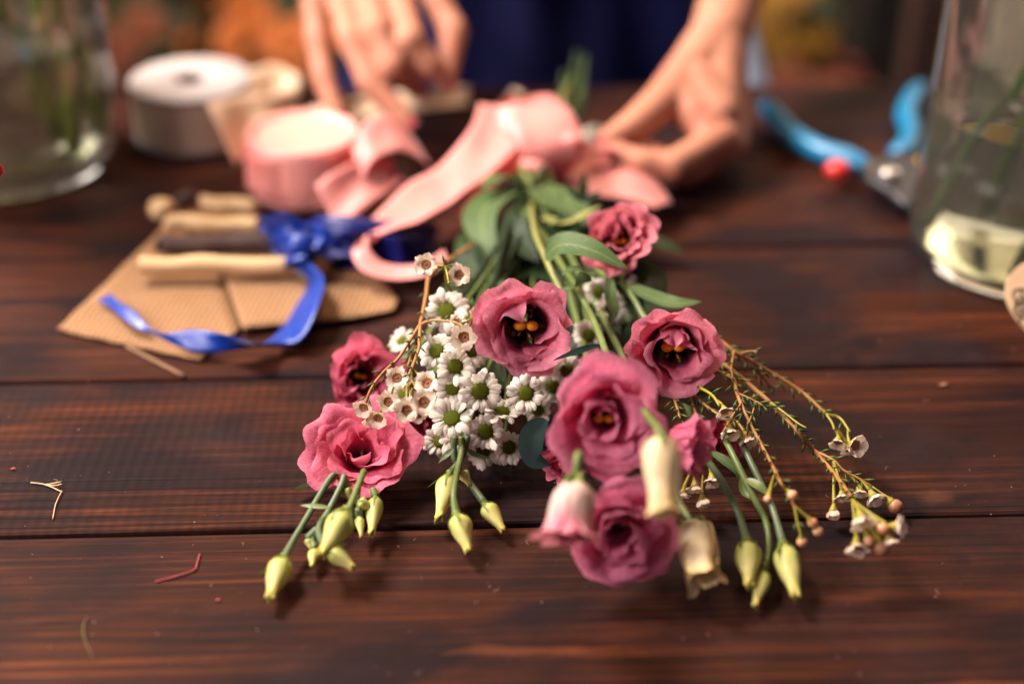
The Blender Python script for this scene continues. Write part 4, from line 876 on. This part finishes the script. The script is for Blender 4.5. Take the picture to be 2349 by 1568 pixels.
co = thing('ribbon_offcut', 'pale grey offcut lying between the bow and the pinching hand', 'ribbon scrap', G(1365, 305))
m = M(); strip(m, [G(1335, 300, .002), G(1365, 290, .006), G(1395, 298, .003)], [G(1340, 325, .002), G(1370, 318, .006), G(1400, 322, .003)], 6, 3); m.build('band', plain('offcut_grey', (.42, .37, .30), .7), co, solid=.0005)

br = thing('blue_ribbon', 'royal blue ribbon knotted in a bow with a long tail curling over the burlap', 'ribbon', G(690, 590, .01))
def gb(root, A, B, mat, name, bulge=0., n=8): m = M(); strip(m, [G(*q) for q in A], [G(*q) for q in B], n, 5, bulge); return m.build(name, mat, root, solid=.0003)
gb(br, [(700, 592, .020), (742, 640, .022), (728, 706, .020), (697, 772, .012), (654, 794, .006), (600, 797, .005), (559, 801, .007), (464, 809, .006), (408, 794, .006), (345, 764, .007), (321, 757, .008), (288, 735, .010), (249, 702, .008), (222, 692, .006)],
   [(655, 606, .016), (704, 645, .006), (676, 700, .005), (645, 752, .005), (612, 782, .012), (585, 788, .020), (520, 768, .018), (449, 756, .015), (385, 764, .012), (358, 760, .010), (340, 748, .010), (313, 716, .012), (275, 693, .012), (251, 673, .010)], RIBB, 'tail')
rng = random.Random(4)
for (A, B) in (([(600, 520, .030), (640, 488, .046), (690, 505, .042), (705, 545, .03)], [(612, 560, .020), (650, 545, .030), (690, 548, .030), (712, 575, .022)]),
               ([(585, 510, .028), (610, 495, .036), (640, 500, .03), (650, 530, .024)], [(590, 530, .022), (620, 540, .026), (650, 560, .024), (680, 580, .022)]),
               ([(620, 575, .018), (650, 545, .032), (700, 560, .032), (735, 590, .02)], [(635, 615, .012), (670, 600, .022), (705, 600, .022), (725, 615, .012)]),
               ([(690, 510, .034), (730, 515, .040), (765, 545, .034), (760, 590, .016)], [(690, 555, .026), (720, 570, .028), (745, 590, .020), (750, 612, .008)])):
    gb(br, A, B, RIBB, 'bow_loop', .005)
m = M(); ellip(m, G(690, 565, .025), .011, .010, .010); m.build('knot', RIBB, br)
nr = thing('navy_ribbon', 'crumpled wide navy ribbon lying behind the blue bow and under the pink loop', 'ribbon', G(860, 590, .0))
for (A, B) in (([(690, 545, .010), (720, 500, .034), (800, 495, .040), (880, 505, .034), (960, 500, .028), (1010, 520, .01)], [(700, 605, .004), (740, 590, .020), (810, 590, .024), (890, 600, .018), (960, 590, .014), (1015, 585, .004)]),
               ([(740, 560, .012), (790, 530, .038), (850, 535, .034), (930, 545, .036), (1000, 540, .014)], [(745, 622, .002), (800, 618, .010), (860, 625, .010), (940, 622, .012), (1000, 610, .003)]),
               ([(715, 560, .02), (745, 535, .034), (790, 560, .030), (800, 600, .01)], [(700, 600, .01), (735, 585, .022), (765, 605, .016), (770, 622, .004)])):
    gb(nr, A, B, RIBN, 'fold', .004)

# ------------------------------------------------------------------ burlap, sticks
def sheet(name, label, poly, cat, z=.0016, mat=None, group=None):
    P = [G(x, y, z) for x, y in poly]; bm = bmesh.new(); f = bm.faces.new([bm.verts.new(p) for p in P])
    bmesh.ops.triangulate(bm, faces=[f])
    bmesh.ops.subdivide_edges(bm, edges=bm.edges[:], cuts=7, use_grid_fill=True)
    for v in bm.verts: v.co.z += .0022 * abs(noise.noise(v.co * 28)) + .0008
    bm.normal_update(); me = bpy.data.meshes.new(name); bm.to_mesh(me); bm.free()
    if sum(p.normal.z for p in me.polygons) < 0: me.flip_normals()
    me.materials.append(mat or BURL); me.polygons.foreach_set('use_smooth', [True] * len(me.polygons))
    o = bpy.data.objects.new(name, me); COL.objects.link(o); s = o.modifiers.new('t', 'SOLIDIFY'); s.thickness = .0013; s.offset = -1
    return tag(o, label, cat, group)
sheet('burlap_piece', 'left piece of brown burlap, pointed corner frayed, under the blue ribbon tail', [(133, 756), (205, 690), (290, 605), (350, 548), (392, 500), (480, 520), (512, 640), (552, 758), (478, 806), (464, 827), (380, 812), (290, 792), (190, 772)], 'burlap', group='burlap pieces')
sheet('burlap_piece', 'right piece of brown burlap beneath the sticks and bow, rounded at its right end', [(400, 490), (520, 480), (700, 520), (830, 590), (915, 690), (905, 712), (820, 730), (700, 742), (556, 757), (516, 640)], 'burlap', z=.0042, group='burlap pieces')
o = thing('burlap_strand', 'loose burlap strand trailing from the front edge of the left burlap piece', 'thread', G(300, 800))
m = M(); tube(m, [G(290, 793, .001), G(350, 825, .001), G(422, 862, .0012)], .0011, 6, 4); m.build('fibre', plain('strand', (.22, .12, .06), .9), o)
def stick(label, a, b, w, z, mat, bumps=.05, lab='stick'):
    A, B = G(*a, z), G(*b, z); r = w * .5 * (A - CAM).dot(FWD) / F; t = (B - A).normalized()
    o = thing(lab, label, 'stick', (A + B) / 2, 'short sticks on the burlap'); m = M()
    tube(m, [A, A + t * .0015] + [A.lerp(B, q) + Vector((0, .0010 * math.sin(q * 9 + w), .0008 * math.sin(q * 7 + w))) for q in (.2, .4, .6, .8)] + [B - t * .0015, B], [r * .82, r, r * .93, r * 1.02, r * .90, r * 1.0, r * .96, r * .78], 14, 5, wob=bumps); m.build('shaft', mat, o); return o
stick('nearest pale peeled stick on the burlap, longest of the bundle', (324, 608), (657, 608), 42, .014, PALEW)
stick('thick dark brown cinnamon like stick between two pale sticks', (372, 560), (622, 558), 46, .012, CINN, .12)
stick('pale peeled stick just behind the dark stick', (384, 510), (590, 516), 38, .016, PALEW)
stick('yellowish stick farthest back beside the pink spool', (462, 462), (590, 474), 34, .008, PALEW)
o = stick('stubby round ended pale stick pointing at the viewer', (362, 476), (384, 484), 52, .010, PALEW, .03)
stick('dark twig end poking up behind the stubby stick', (410, 462), (440, 450), 34, .010, CINN, .1)

# ------------------------------------------------------------------ vases
def vase(label, c, prof_o, th, base, h, wl, sc_=1., cat='vase'):
    prof_o = [(r * sc_, z) for r, z in prof_o]
    t = thing('glass_vase', label, 'vase', c)
    inner = [(max(.001, r - th), z) for r, z in prof_o if z > base]; ri = inner[0][0]
    inn = [(.001, base), (ri * .80, base), (ri * .95, base + .0025), (ri, base + .008)] + [q for q in inner if q[1] > base + .009]
    m = M(); lathe(m, c, [(.001, .0004)] + prof_o + [(prof_o[-1][0] - th * .3, h + .0012), (prof_o[-1][0] - th * .7, h + .0012)] + inn[::-1], 96); m.build('glass', GLASS, t)
    g = -.0004; ww = [(.001, base + g)] + [(r - g, z + (g if k_ < 3 else 0)) for k_, (r, z) in enumerate(inn) if k_ > 0 and z < wl] ; rl = ww[-1][0]
    ww += [(rl, wl), (.001, wl)]
    m = M(); lathe(m, c, ww, 96); m.build('water', WATER, t); return t
lc = G(34, 374); lc.z = 0
vase('clear glass vase with a bulged foot at the left edge, holding water and green stems', lc, [(.060, .0004), (.066, .002), (.0685, .006), (.0690, .012), (.0665, .020), (.0670, .026), (.072, .040), (.0755, .060), (.0765, .09), (.0765, .16), (.0765, .24), (.077, .30)], .0035, .014, .30, .105, 1.08)
rc = G(2345, 582); rc.z = 0
vase('clear straight glass vase at the right edge with dark green stems in water', rc, [(.054, .0004), (.060, .0012), (.0645, .0045), (.0665, .010), (.067, .018), (.067, .05), (.067, .12), (.067, .20), (.067, .30)], .0028, .010, .30, .104, 1.13)
def cut_stem(pts, r, label, grp, mat):
    o = thing('cut_stem', label, 'flower stem', pts[0], grp); m = M(); tube(m, pts, r, 9, 8, wob=.08); m.build('stalk', mat, o); return o
VS = leafy('vase_stem_light', (.22, .30, .06), (.28, .35, .09), .05, .4, 200, .1); VD = leafy('vase_stem_dark', (.05, .10, .015), (.08, .14, .02), .05, .4, 200, .1)
for (x0, y0, x1, y1, b, r) in ((-.03, -.01, .03, .01, .018, .0042), (-.045, .02, .045, -.02, .02, .004), (.045, -.015, .01, .02, .018, .0045), (.01, .04, -.03, -.02, .02, .004), (.035, .03, .05, -.02, .022, .0038), (-.01, -.04, -.045, .03, .018, .004)):
    p = lc + Vector((x0, y0, b)); q = lc + Vector((x1, y1, .30)); cut_stem([p, p.lerp(q, .4) + Vector((.006, .004, 0)), q, q + (q - p) * .25], r * 1.25, 'light green flower stem standing in the water of the left vase', 'stems in the left vase', VS)
m = M()
for (x0, y0, x1, y1, b, r) in ((-.022, -.050, .052, -.01, .0135, .0042), (.03, .035, -.02, .01, .014, .004), (.02, .01, -.005, -.02, .016, .0045), (.045, .02, .02, .02, .014, .004), (.0, .045, .03, .01, .015, .0036), (-.045, .015, .028, .02, .0145, .003)):
    p = rc + Vector((x0, y0, b)); q = rc + Vector((x1, y1, .30)); cut_stem([p, p.lerp(q, .4) + Vector((.003, .002, 0)), q, q + (q - p) * .25], r, 'dark green flower stem standing in the water of the right vase', 'stems in the right vase', VD)
yo = rc + Vector((.035, .105, 0)); yb = thing('yellow_ruler', 'bright yellow ruler lying behind the right vase, seen through its water', 'ruler', yo)
m = M(); box(m, (-.085, -.014, .0005), (.085, .014, .012), Matrix.Rotation(-.12, 3, 'Z'), yo); o = m.build('rule', YELL, yb, smooth=False); b = o.modifiers.new('b', 'BEVEL'); b.width = .001

# ------------------------------------------------------------------ secateurs
sec = thing('secateurs', 'open garden secateurs with turquoise grips and a red catch, lying beside the right vase', 'secateurs', G(1990, 380))
def zz(*q): return [G(x, y, z) for x, y, z in q]
m = M(); tube(m, zz((1756, 244, .011), (1772, 262, .012), (1817, 308, .012), (1880, 345, .012), (1945, 366, .012), (1992, 384, .011)), [.006, .0085, .0085, .0085, .0088, .0065], 14, 7); m.build('grip', TEAL, sec)
m = M(); tube(m, zz((2112, 200, .011), (2097, 222, .012), (2080, 262, .012), (2090, 305, .012), (2080, 340, .012), (2066, 356, .012), (2062, 366, .010)), [.006, .0085, .0088, .0080, .0092, .0098, .006], 14, 7); m.build('grip', TEAL, sec)
m = M(); ellip(m, G(1922, 390, .013), .0098, .0088, .0075); m.build('catch', TEALD, sec)
m = M(); strip(m, zz((1975, 372, .014), (2030, 366, .016), (2075, 352, .016), (2110, 385, .014)), zz((1985, 412, .012), (2030, 440, .012), (2070, 470, .011), (2130, 500, .006)), 6, 6, .003); m.build('head', STEEL, sec, solid=.007)
m = M(); strip(m, zz((2075, 400, .010), (2130, 430, .010), (2180, 470, .010)), zz((2090, 450, .010), (2140, 480, .010), (2200, 485, .010)), 6, 3); m.build('blade', DULL, sec, solid=.003)
m = M(); lathe(m, G(2042, 397, .0185), [(.001, .0032), (.006, .0030), (.0072, .001), (.0072, -.003)], 20); m.build('pivot', BRIGHT, sec)

# ------------------------------------------------------------------ heart tag
hc = D(2432, 708, .806); ht = thing('wooden_heart', 'pale wooden heart tag with dark printed marks leaning at the right edge before the vase', 'heart tag', hc)
rotH = frame(axis(-.1, .25, 1)); hx = rotH @ Vector((1, 0, 0)); hx = (RIGHT - (rotH @ Vector((0, 0, 1))) * RIGHT.dot(rotH @ Vector((0, 0, 1)))).normalized(); hn = rotH @ Vector((0, 0, 1)); hy = hn.cross(hx)
out = []
for i in range(64):
    t = i * 2 * math.pi / 64; x = 16 * math.sin(t) ** 3; y = 13 * math.cos(t) - 5 * math.cos(2 * t) - 2 * math.cos(3 * t) - math.cos(4 * t); out.append((x / 17 * .0310, y / 17 * .0400))
m = M(); n = len(out); vs = [hc + hx * x + hy * y + hn * .0025 for x, y in out] + [hc + hx * x + hy * y - hn * .0025 for x, y in out]
m.add(vs, [tuple(range(n))[::-1], tuple(range(n, 2 * n))] + [(i, (i + 1) % n, n + (i + 1) % n, n + i) for i in range(n)]); o = m.build('plate', HEART, ht, smooth=False)
b = o.modifiers.new('b', 'BEVEL'); b.width = .0009; b.segments = 3
m = M(); rng = random.Random(8)
for (x, y, s, a0, a1) in [(x * 1.0 - .0110, y * 1.3, s * 1.2, a0, a1) for (x, y, s, a0, a1) in ((-.0115, .0060, .0030, .5, 5.8), (-.0110, .0035, .0016, 0, 6.2), (-.0122, -.0010, .0026, 1.2, 5.0), (-.0118, -.0015, .0012, 0, 6.2), (-.0105, -.0062, .0022, .5, 3.4), (-.0078, -.0012, .002, 0, 5), (-.0075, .007, .0026, 2, 6), (-.0132, .0020, .0012, 1, 4), (-.006, .002, .0018, 0, 6))]:
    P = [hc + hn * .0028 + hx * (x + s * math.cos(a0 + (a1 - a0) * q / 6)) + hy * (y + s * 1.1 * math.sin(a0 + (a1 - a0) * q / 6)) for q in range(7)]; tube(m, P, .0004, 5, 3)
m.build('printed_marks', INK, ht)

# ------------------------------------------------------------------ loose bits on the boards
st = thing('straw_bit', 'pale forked bit of dried straw on the board at the left', 'straw', G(110, 1115))
m = M(); tube(m, zz((70, 1106, .001), (104, 1111, .001), (143, 1128, .0012)), .00032, 5, 4); tube(m, zz((104, 1111, .001), (122, 1108, .0015), (141, 1104, .002)), .0003, 5, 4); tube(m, zz((106, 1111, .001), (125, 1113, .0015), (142, 1110, .002)), .0003, 5, 4); tube(m, zz((142, 1125, .001), (128, 1155, .0012), (121, 1190, .0008)), .00028, 5, 5); m.build('fibre', STRAW, st)
st = thing('red_thread', 'bent red thread snippet on the nearest but one board at the left', 'thread', G(410, 1320))
m = M(); tube(m, zz((357, 1333, .0007), (400, 1322, .0008), (444, 1307, .0009), (452, 1292, .0009), (458, 1270, .0008)), .00042, 6, 5); m.build('fibre', THREAD, st)
st = thing('dry_grass_blade', 'thin olive blade of dry grass at the lower left of the table', 'grass blade', G(195, 1460))
m = M(); tube(m, zz((202, 1412, .0012), (192, 1430, .001), (194, 1465, .001), (215, 1512, .0008)), [.0001, .00026, .00026, .0001], 5, 6); m.build('blade', plain('grass_dry', (.14, .11, .02), .6), st)
m = M(); rng = random.Random(77)
for i in range(150):
    x, y = rng.uniform(0, 2349), rng.uniform(700, 1560)
    if 640 < x < 1900 and y < 1100: continue
    p = G(x, y, .0003); r = rng.uniform(.0001, .00035)
    if rng.random() < .18:
        an = rng.uniform(0, 6); tube(m, [p, p + Vector((math.cos(an), math.sin(an), .1)) * r * 6, p + Vector((math.cos(an + .6), math.sin(an + .6), 0)) * r * 12], r * .3, 4, 2)
    else: ellip(m, p, r * rng.uniform(.8, 2), r, r * .5, None, 6, 4)
tag(m.build('crumbs', plain('crumb_pale', (.42, .26, .20), .8)), 'tiny pale crumbs and fibres scattered over the boards', 'crumbs', kind='stuff')
for (x, y, s, lab) in ((30, 1075, .0016, 'tiny red petal shred near the left edge by the straw'), (500, 1375, .0013, 'tiny magenta petal shred below the red thread'), (2165, 882, .003, 'flat brown wood flake on the board at the right')):
    o = thing('shred', lab, 'debris', G(x, y)); m = M(); p = G(x, y, .0008); m.add([p + Vector((-s, 0, 0)), p + Vector((0, -s * .4, .0003)), p + Vector((s * 1.2, s * .1, 0)), p + Vector((s * .2, s * .5, .0004))], [(0, 1, 2, 3)]); m.build('flake', THREAD if s < .002 else plain('flake_wood', (.24, .12, .08), .8), o, solid=.0003)

# ------------------------------------------------------------------ the florist
def chain(m, pts, rad, flat=None):
    if len(pts) == 4 and rad[-1] < .0095:                      # fingers: slimmer between the knuckles
        p2, r2 = [pts[0]], [rad[0]]
        for i in range(1, 4):
            p2 += [pts[i - 1].lerp(pts[i], .5), pts[i]]; r2 += [(rad[i - 1] + rad[i]) * .5 * (.90 if i < 3 else .98), rad[i] * (1.04 if i < 3 else 1.)]
        pts, rad = p2, r2
    for i, p in enumerate(pts):
        ellip(m, p, rad[i], nu=14, nv=9)
        if i:
            q = pts[i - 1]; n = 5
            tube(m, [q, p], [rad[i - 1], rad[i]], 14, n)
def voxel(m, size, smooth_n, fac=.5):
    me = bpy.data.meshes.new('tmp'); me.from_pydata(m.v, [], m.f); o = bpy.data.objects.new('tmp', me); COL.objects.link(o)
    r = o.modifiers.new('r', 'REMESH'); r.mode = 'VOXEL'; r.voxel_size = size; r.use_smooth_shade = True
    if smooth_n: s = o.modifiers.new('s', 'SMOOTH'); s.iterations = smooth_n; s.factor = fac
    bpy.context.view_layer.update(); dg = bpy.context.evaluated_depsgraph_get(); e = o.evaluated_get(dg).to_mesh()
    vs = [v.co.copy() for v in e.vertices]; fs = [tuple(p.vertices) for p in e.polygons]
    bpy.data.objects.remove(o); return vs, fs
def mm(*r): return [q * .001 for q in r]
HANDA = M()                                                   # hand on the left of the photograph
W = D(868, -205, 1.125)
pk = [D(718, 8, 1.072), D(728, 92, 1.058), D(742, 178, 1.045), D(773, 262, 1.035)]
rg_ = [D(776, -8, 1.076), D(806, 92, 1.045), D(850, 190, 1.035), D(932, 278, 1.030)]
md_ = [D(840, -22, 1.078), D(868, 70, 1.040), D(902, 152, 1.035), D(955, 200, 1.055)]
ix = [D(912, -30, 1.082), D(940, 95, 1.040), D(985, 150, 1.045), D(1022, 182, 1.052)]
th = [D(960, -110, 1.10), D(1000, 0, 1.085), D(1040, 72, 1.075), D(1026, 172, 1.062)]
chain(HANDA, pk, mm(10.0, 9.6, 9.0, 7.2)); chain(HANDA, rg_, mm(11.0, 10.8, 9.9, 7.6)); chain(HANDA, md_, mm(11.4, 11.2, 10.4, 8.4)); chain(HANDA, ix, mm(11.6, 11.6, 10.2, 7.6)); chain(HANDA, th, mm(14, 12.0, 11.0, 8.2))
for f, r in ((pk, 9), (rg_, 10.5), (md_, 11), (ix, 11)): chain(HANDA, [f[0], f[0].lerp(W, .55), W], mm(r, 12.5, 16))
chain(HANDA, [th[0], W], mm(14, 17)); 
for a_, b_ in ((pk, rg_), (rg_, md_), (md_, ix)): q_ = (a_[0] + b_[0]) / 2 + (a_[1] + b_[1] - a_[0] - b_[0]) * (.10 if a_ is pk else .36) + FWD * .004; chain(HANDA, [q_, (a_[0] + b_[0]) / 2 + FWD * .002, ((a_[0] + b_[0]) / 2).lerp(W, .6)], mm(7.0, 9.0, 12))
ELA = Vector((-.215, 1.40, .27)); SHA = Vector((-.135, 1.44, .53))
chain(HANDA, [W, W.lerp(ELA, .35), W.lerp(ELA, .7), ELA, ELA.lerp(SHA, .5), SHA], mm(23, 29, 36, 38, 41, 44))
HANDB = M()                                                   # hand on the right
W2 = D(1652, 78, 1.065)
cm = D(1592, 152, 1.048); t1 = D(1520, 232, 1.025); t2 = D(1458, 285, 1.005); t3 = D(1398, 322, .995)
chain(HANDB, [W2, cm, t1, t2, t3], mm(22, 18.5, 14.5, 12, 9.0))
i0, i1, i2, i3 = D(1655, 315, 1.018), D(1545, 380, .985), D(1472, 372, .985), D(1412, 350, .99)
chain(HANDB, [i0, i1, i2, i3], mm(14, 11, 9.8, 7.8))
m0, m1, m2, m3 = D(1672, 330, 1.028), D(1572, 392, 1.005), D(1498, 362, 1.008), D(1448, 336, 1.010)
chain(HANDB, [m0, m1, m2, m3], mm(13.5, 11, 9.8, 7.8))
r0, r1, r2 = D(1680, 318, 1.045), D(1615, 385, 1.028), D(1580, 350, 1.04); chain(HANDB, [r0, r1, r2], mm(11.5, 9.2, 8))
q0, q1, q2 = D(1682, 290, 1.06), D(1640, 352, 1.05), D(1605, 328, 1.058); chain(HANDB, [q0, q1, q2], mm(11, 8.6, 7.4))
for k_, r in ((i0, 13), (m0, 13), (r0, 13), (q0, 12)): chain(HANDB, [k_, k_.lerp(W2, .5), W2], mm(r, 16, 21))
chain(HANDB, [cm, D(1615, 225, 1.04), i0], mm(16, 14.5, 12.5)); chain(HANDB, [t1, D(1565, 240, 1.030), D(1622, 290, 1.02)], mm(13, 14.5, 14.5)); chain(HANDB, [D(1600, 190, 1.035), D(1650, 260, 1.022)], mm(16, 15.5)); chain(HANDB, [D(1560, 215, 1.03), D(1600, 262, 1.022)], mm(14, 14)); chain(HANDB, [cm, D(1600, 200, 1.045)], mm(17, 17))
ELB = Vector((.285, 1.40, .27)); SHB = Vector((.225, 1.44, .53))
chain(HANDB, [W2, W2.lerp(ELB, .3), W2.lerp(ELB, .7), ELB, ELB.lerp(SHB, .5), SHB], mm(22.5, 27, 36, 38, 41, 44))
TOR = M(); bc = Vector((.045, 1.44, 0))
for z, rx, ry in ((-.75, .06, .06), (-.35, .09, .09)):
    pass
for sx_ in (-.085, .085): chain(TOR, [bc + Vector((sx_, 0, -.04)), bc + Vector((sx_, .0, -.42)), bc + Vector((sx_, .02, -.76))], [.085, .058, .042])
ellip(TOR, bc + Vector((0, 0, .02)), .165, .105, .13); ellip(TOR, bc + Vector((0, 0, .22)), .135, .095, .2); ellip(TOR, bc + Vector((0, 0, .42)), .155, .10, .16)
chain(TOR, [SHA, bc + Vector((0, 0, .56)), SHB], [.045, .06, .045]); chain(TOR, [bc + Vector((0, 0, .54)), bc + Vector((0, -.02, .66))], [.052, .05])
ellip(TOR, bc + Vector((0, -.03, .77)), .072, .088, .108); ellip(TOR, bc + Vector((0, -.115, .755)), .012, .02, .02)
pb = thing('person', 'florist in navy apron over pale blue, bare forearms, tying a pink ribbon bow', 'person', (bc.x, bc.y, -.8))
m = M()
for src, sz, it in ((HANDA, .0017, 5), (HANDB, .0018, 6), (TOR, .009, 6)):
    vs, fs = voxel(src, sz, it); m.add(vs, fs)
m.build('body', SKIN, pb)
def nail(p, q, r, nrm, rx=.0050, ry=.0062):
    t = (q - p).normalized(); n = (nrm - t * nrm.dot(t)).normalized(); s = t.cross(n); rot = Matrix((s, t, n)).transposed(); c = q + n * (r * .62) + t * r * .35
    m = M(); nu, nv = 8, 8; vs = []; fs = []
    for j in range(nv + 1):
        for i in range(nu + 1):
            u = 2 * i / nu - 1; v = 2 * j / nv - 1; w = (1 - .35 * abs(v) ** 3)
            vs.append(c + rot @ Vector((u * rx * w, v * ry, .0022 * (1 - (u * w) ** 2) - .0012 * v * v)))
    for j in range(nv):
        for i in range(nu): o = j * (nu + 1) + i; fs.append((o, o + 1, o + nu + 2, o + nu + 1))
    m.add(vs, fs); m.build('fingernail', NAIL, pb, solid=.0006)
nail(pk[2], pk[3], .006, axis(.35, .3, 1)); nail(rg_[2], rg_[3], .0064, axis(.35, .3, 1)); nail(md_[2], md_[3], .0068, axis(.2, -.1, 1)); nail(ix[2], ix[3], .0064, axis(.0, -.2, 1)); nail(th[2], th[3], .007, axis(.5, -.2, .8))
nail(t2, t3, .0074, axis(-.2, .6, .6)); nail(i2, i3, .0068, axis(-.1, -.7, .5)); nail(m2, m3, .0068, axis(0, .7, .6))
def garment(name, mat, a0, a1, z0, z1, grow, fold, flare, seed, nu=110, nv=50):
    m = M(); vs = []; fs = []; aa = []
    for j in range(nv + 1):
        t = j / nv; z = z0 + (z1 - z0) * t
        rx = .178 + grow; ry = .120 + grow
        if z > .05: kq = smooth((z - .05) / .2); rx -= .022 * kq; ry -= .012 * kq
        if z > .25: kq = smooth((z - .25) / .2); rx += .022 * kq; ry += .004 * kq
        if z < .02: rx += flare * (.02 - z); ry += flare * (.02 - z)
        for i in range(nu + 1):
            a = a0 + (a1 - a0) * i / nu; d = fold * (math.sin(a * 9 + seed + z * 2.2) * .6 + .6 * math.sin(a * 17 + z * 5 + seed * 2) + 1.2 * noise.noise(Vector((a * 2.2, z * 5, seed))))
            vs.append(bc + Vector(((rx + d) * math.sin(a), -(ry + d) * math.cos(a), z)))
    for j in range(nv):
        for i in range(nu): o = j * (nu + 1) + i; fs.append((o, o + 1, o + nu + 2, o + nu + 1))
    m.add(vs, fs); return m.build(name, mat, pb, solid=.0014)
garment('dress', DENIM, -math.pi, math.pi, -.42, .53, 0., .001, .28, 1.)
garment('apron', NAVY, -1.25, 1.02, -.36, .44, .020, .0085, .28, 2.)
m = M(); strip(m, [D(1640, -120, 1.30), D(1655, 60, 1.285), D(1660, 215, 1.275), D(1660, 330, 1.27)], [D(1700, -120, 1.31), D(1735, 60, 1.30), D(1768, 215, 1.29), D(1790, 330, 1.285)], 8, 6, .006); m.build('skirt_fold', CLOTH, pb)

# ------------------------------------------------------------------ light
def area(name, loc, aim, sx_, sy_, power, col, spread=180):
    l = bpy.data.lights.new(name, 'AREA'); l.shape = 'RECTANGLE'; l.size = sx_; l.size_y = sy_; l.energy = power; l.color = col; l.spread = R(spread)
    o = bpy.data.objects.new(name, l); COL.objects.link(o); o.location = loc; o.rotation_euler = (Vector(aim) - Vector(loc)).to_track_quat('-Z', 'Y').to_euler(); return o
area('screen_fill', (1.3, 1.9, 1.5), (1.2, 2.5, .1), .6, .4, 16, (1., .86, .72), 120)  # unseen fill light added to brighten the pale screen
area('key_window', (-1.0, 1.32, 1.55), (.02, .84, 0), .5, .5, 27, (1., .89, .79), 95)
area('back_window', (1.6, 3.0, 1.25), (.2, .8, 0), 2.2, 1.2, 70, (1., .80, .66))
area('left_window', (-2.0, 2.4, 1.1), (0, .8, 0), .8, 1.2, 20, (1., .86, .76))
area('front_fill', (.3, -.9, 1.6), (0, .75, 0), 1.6, 1.2, 3, (.88, .80, 1.))
area('front_window', (-1.45, .10, 1.15), (.03, .88, .06), .7, .8, 10, (1., .88, .83), 75)
area('plant_fill', (.1, 1.9, 1.7), (0, 2.3, -.5), .8, .5, 32, (1., .62, .32))  # unseen fill light added to brighten the potted plants
w = bpy.data.worlds.new('World'); sc.world = w; w.use_nodes = True
w.node_tree.nodes['Background'].inputs[0].default_value = (.009, .006, .013, 1); w.node_tree.nodes['Background'].inputs[1].default_value = 1.
vs_ = sc.view_settings; vs_.view_transform = 'Standard'; vs_.look = 'None'; vs_.exposure = 0; vs_.gamma = 1; vs_.use_curve_mapping = False
sc.render.engine = 'CYCLES'; cy = sc.cycles
cy.use_denoising = True; cy.max_bounces = 14; cy.transmission_bounces = 12; cy.transparent_max_bounces = 12; cy.diffuse_bounces = 4; cy.glossy_bounces = 6
cy.caustics_refractive = True; cy.caustics_reflective = False; cy.blur_glossy = .5; cy.sample_clamp_indirect = 4.; cy.use_adaptive_sampling = False
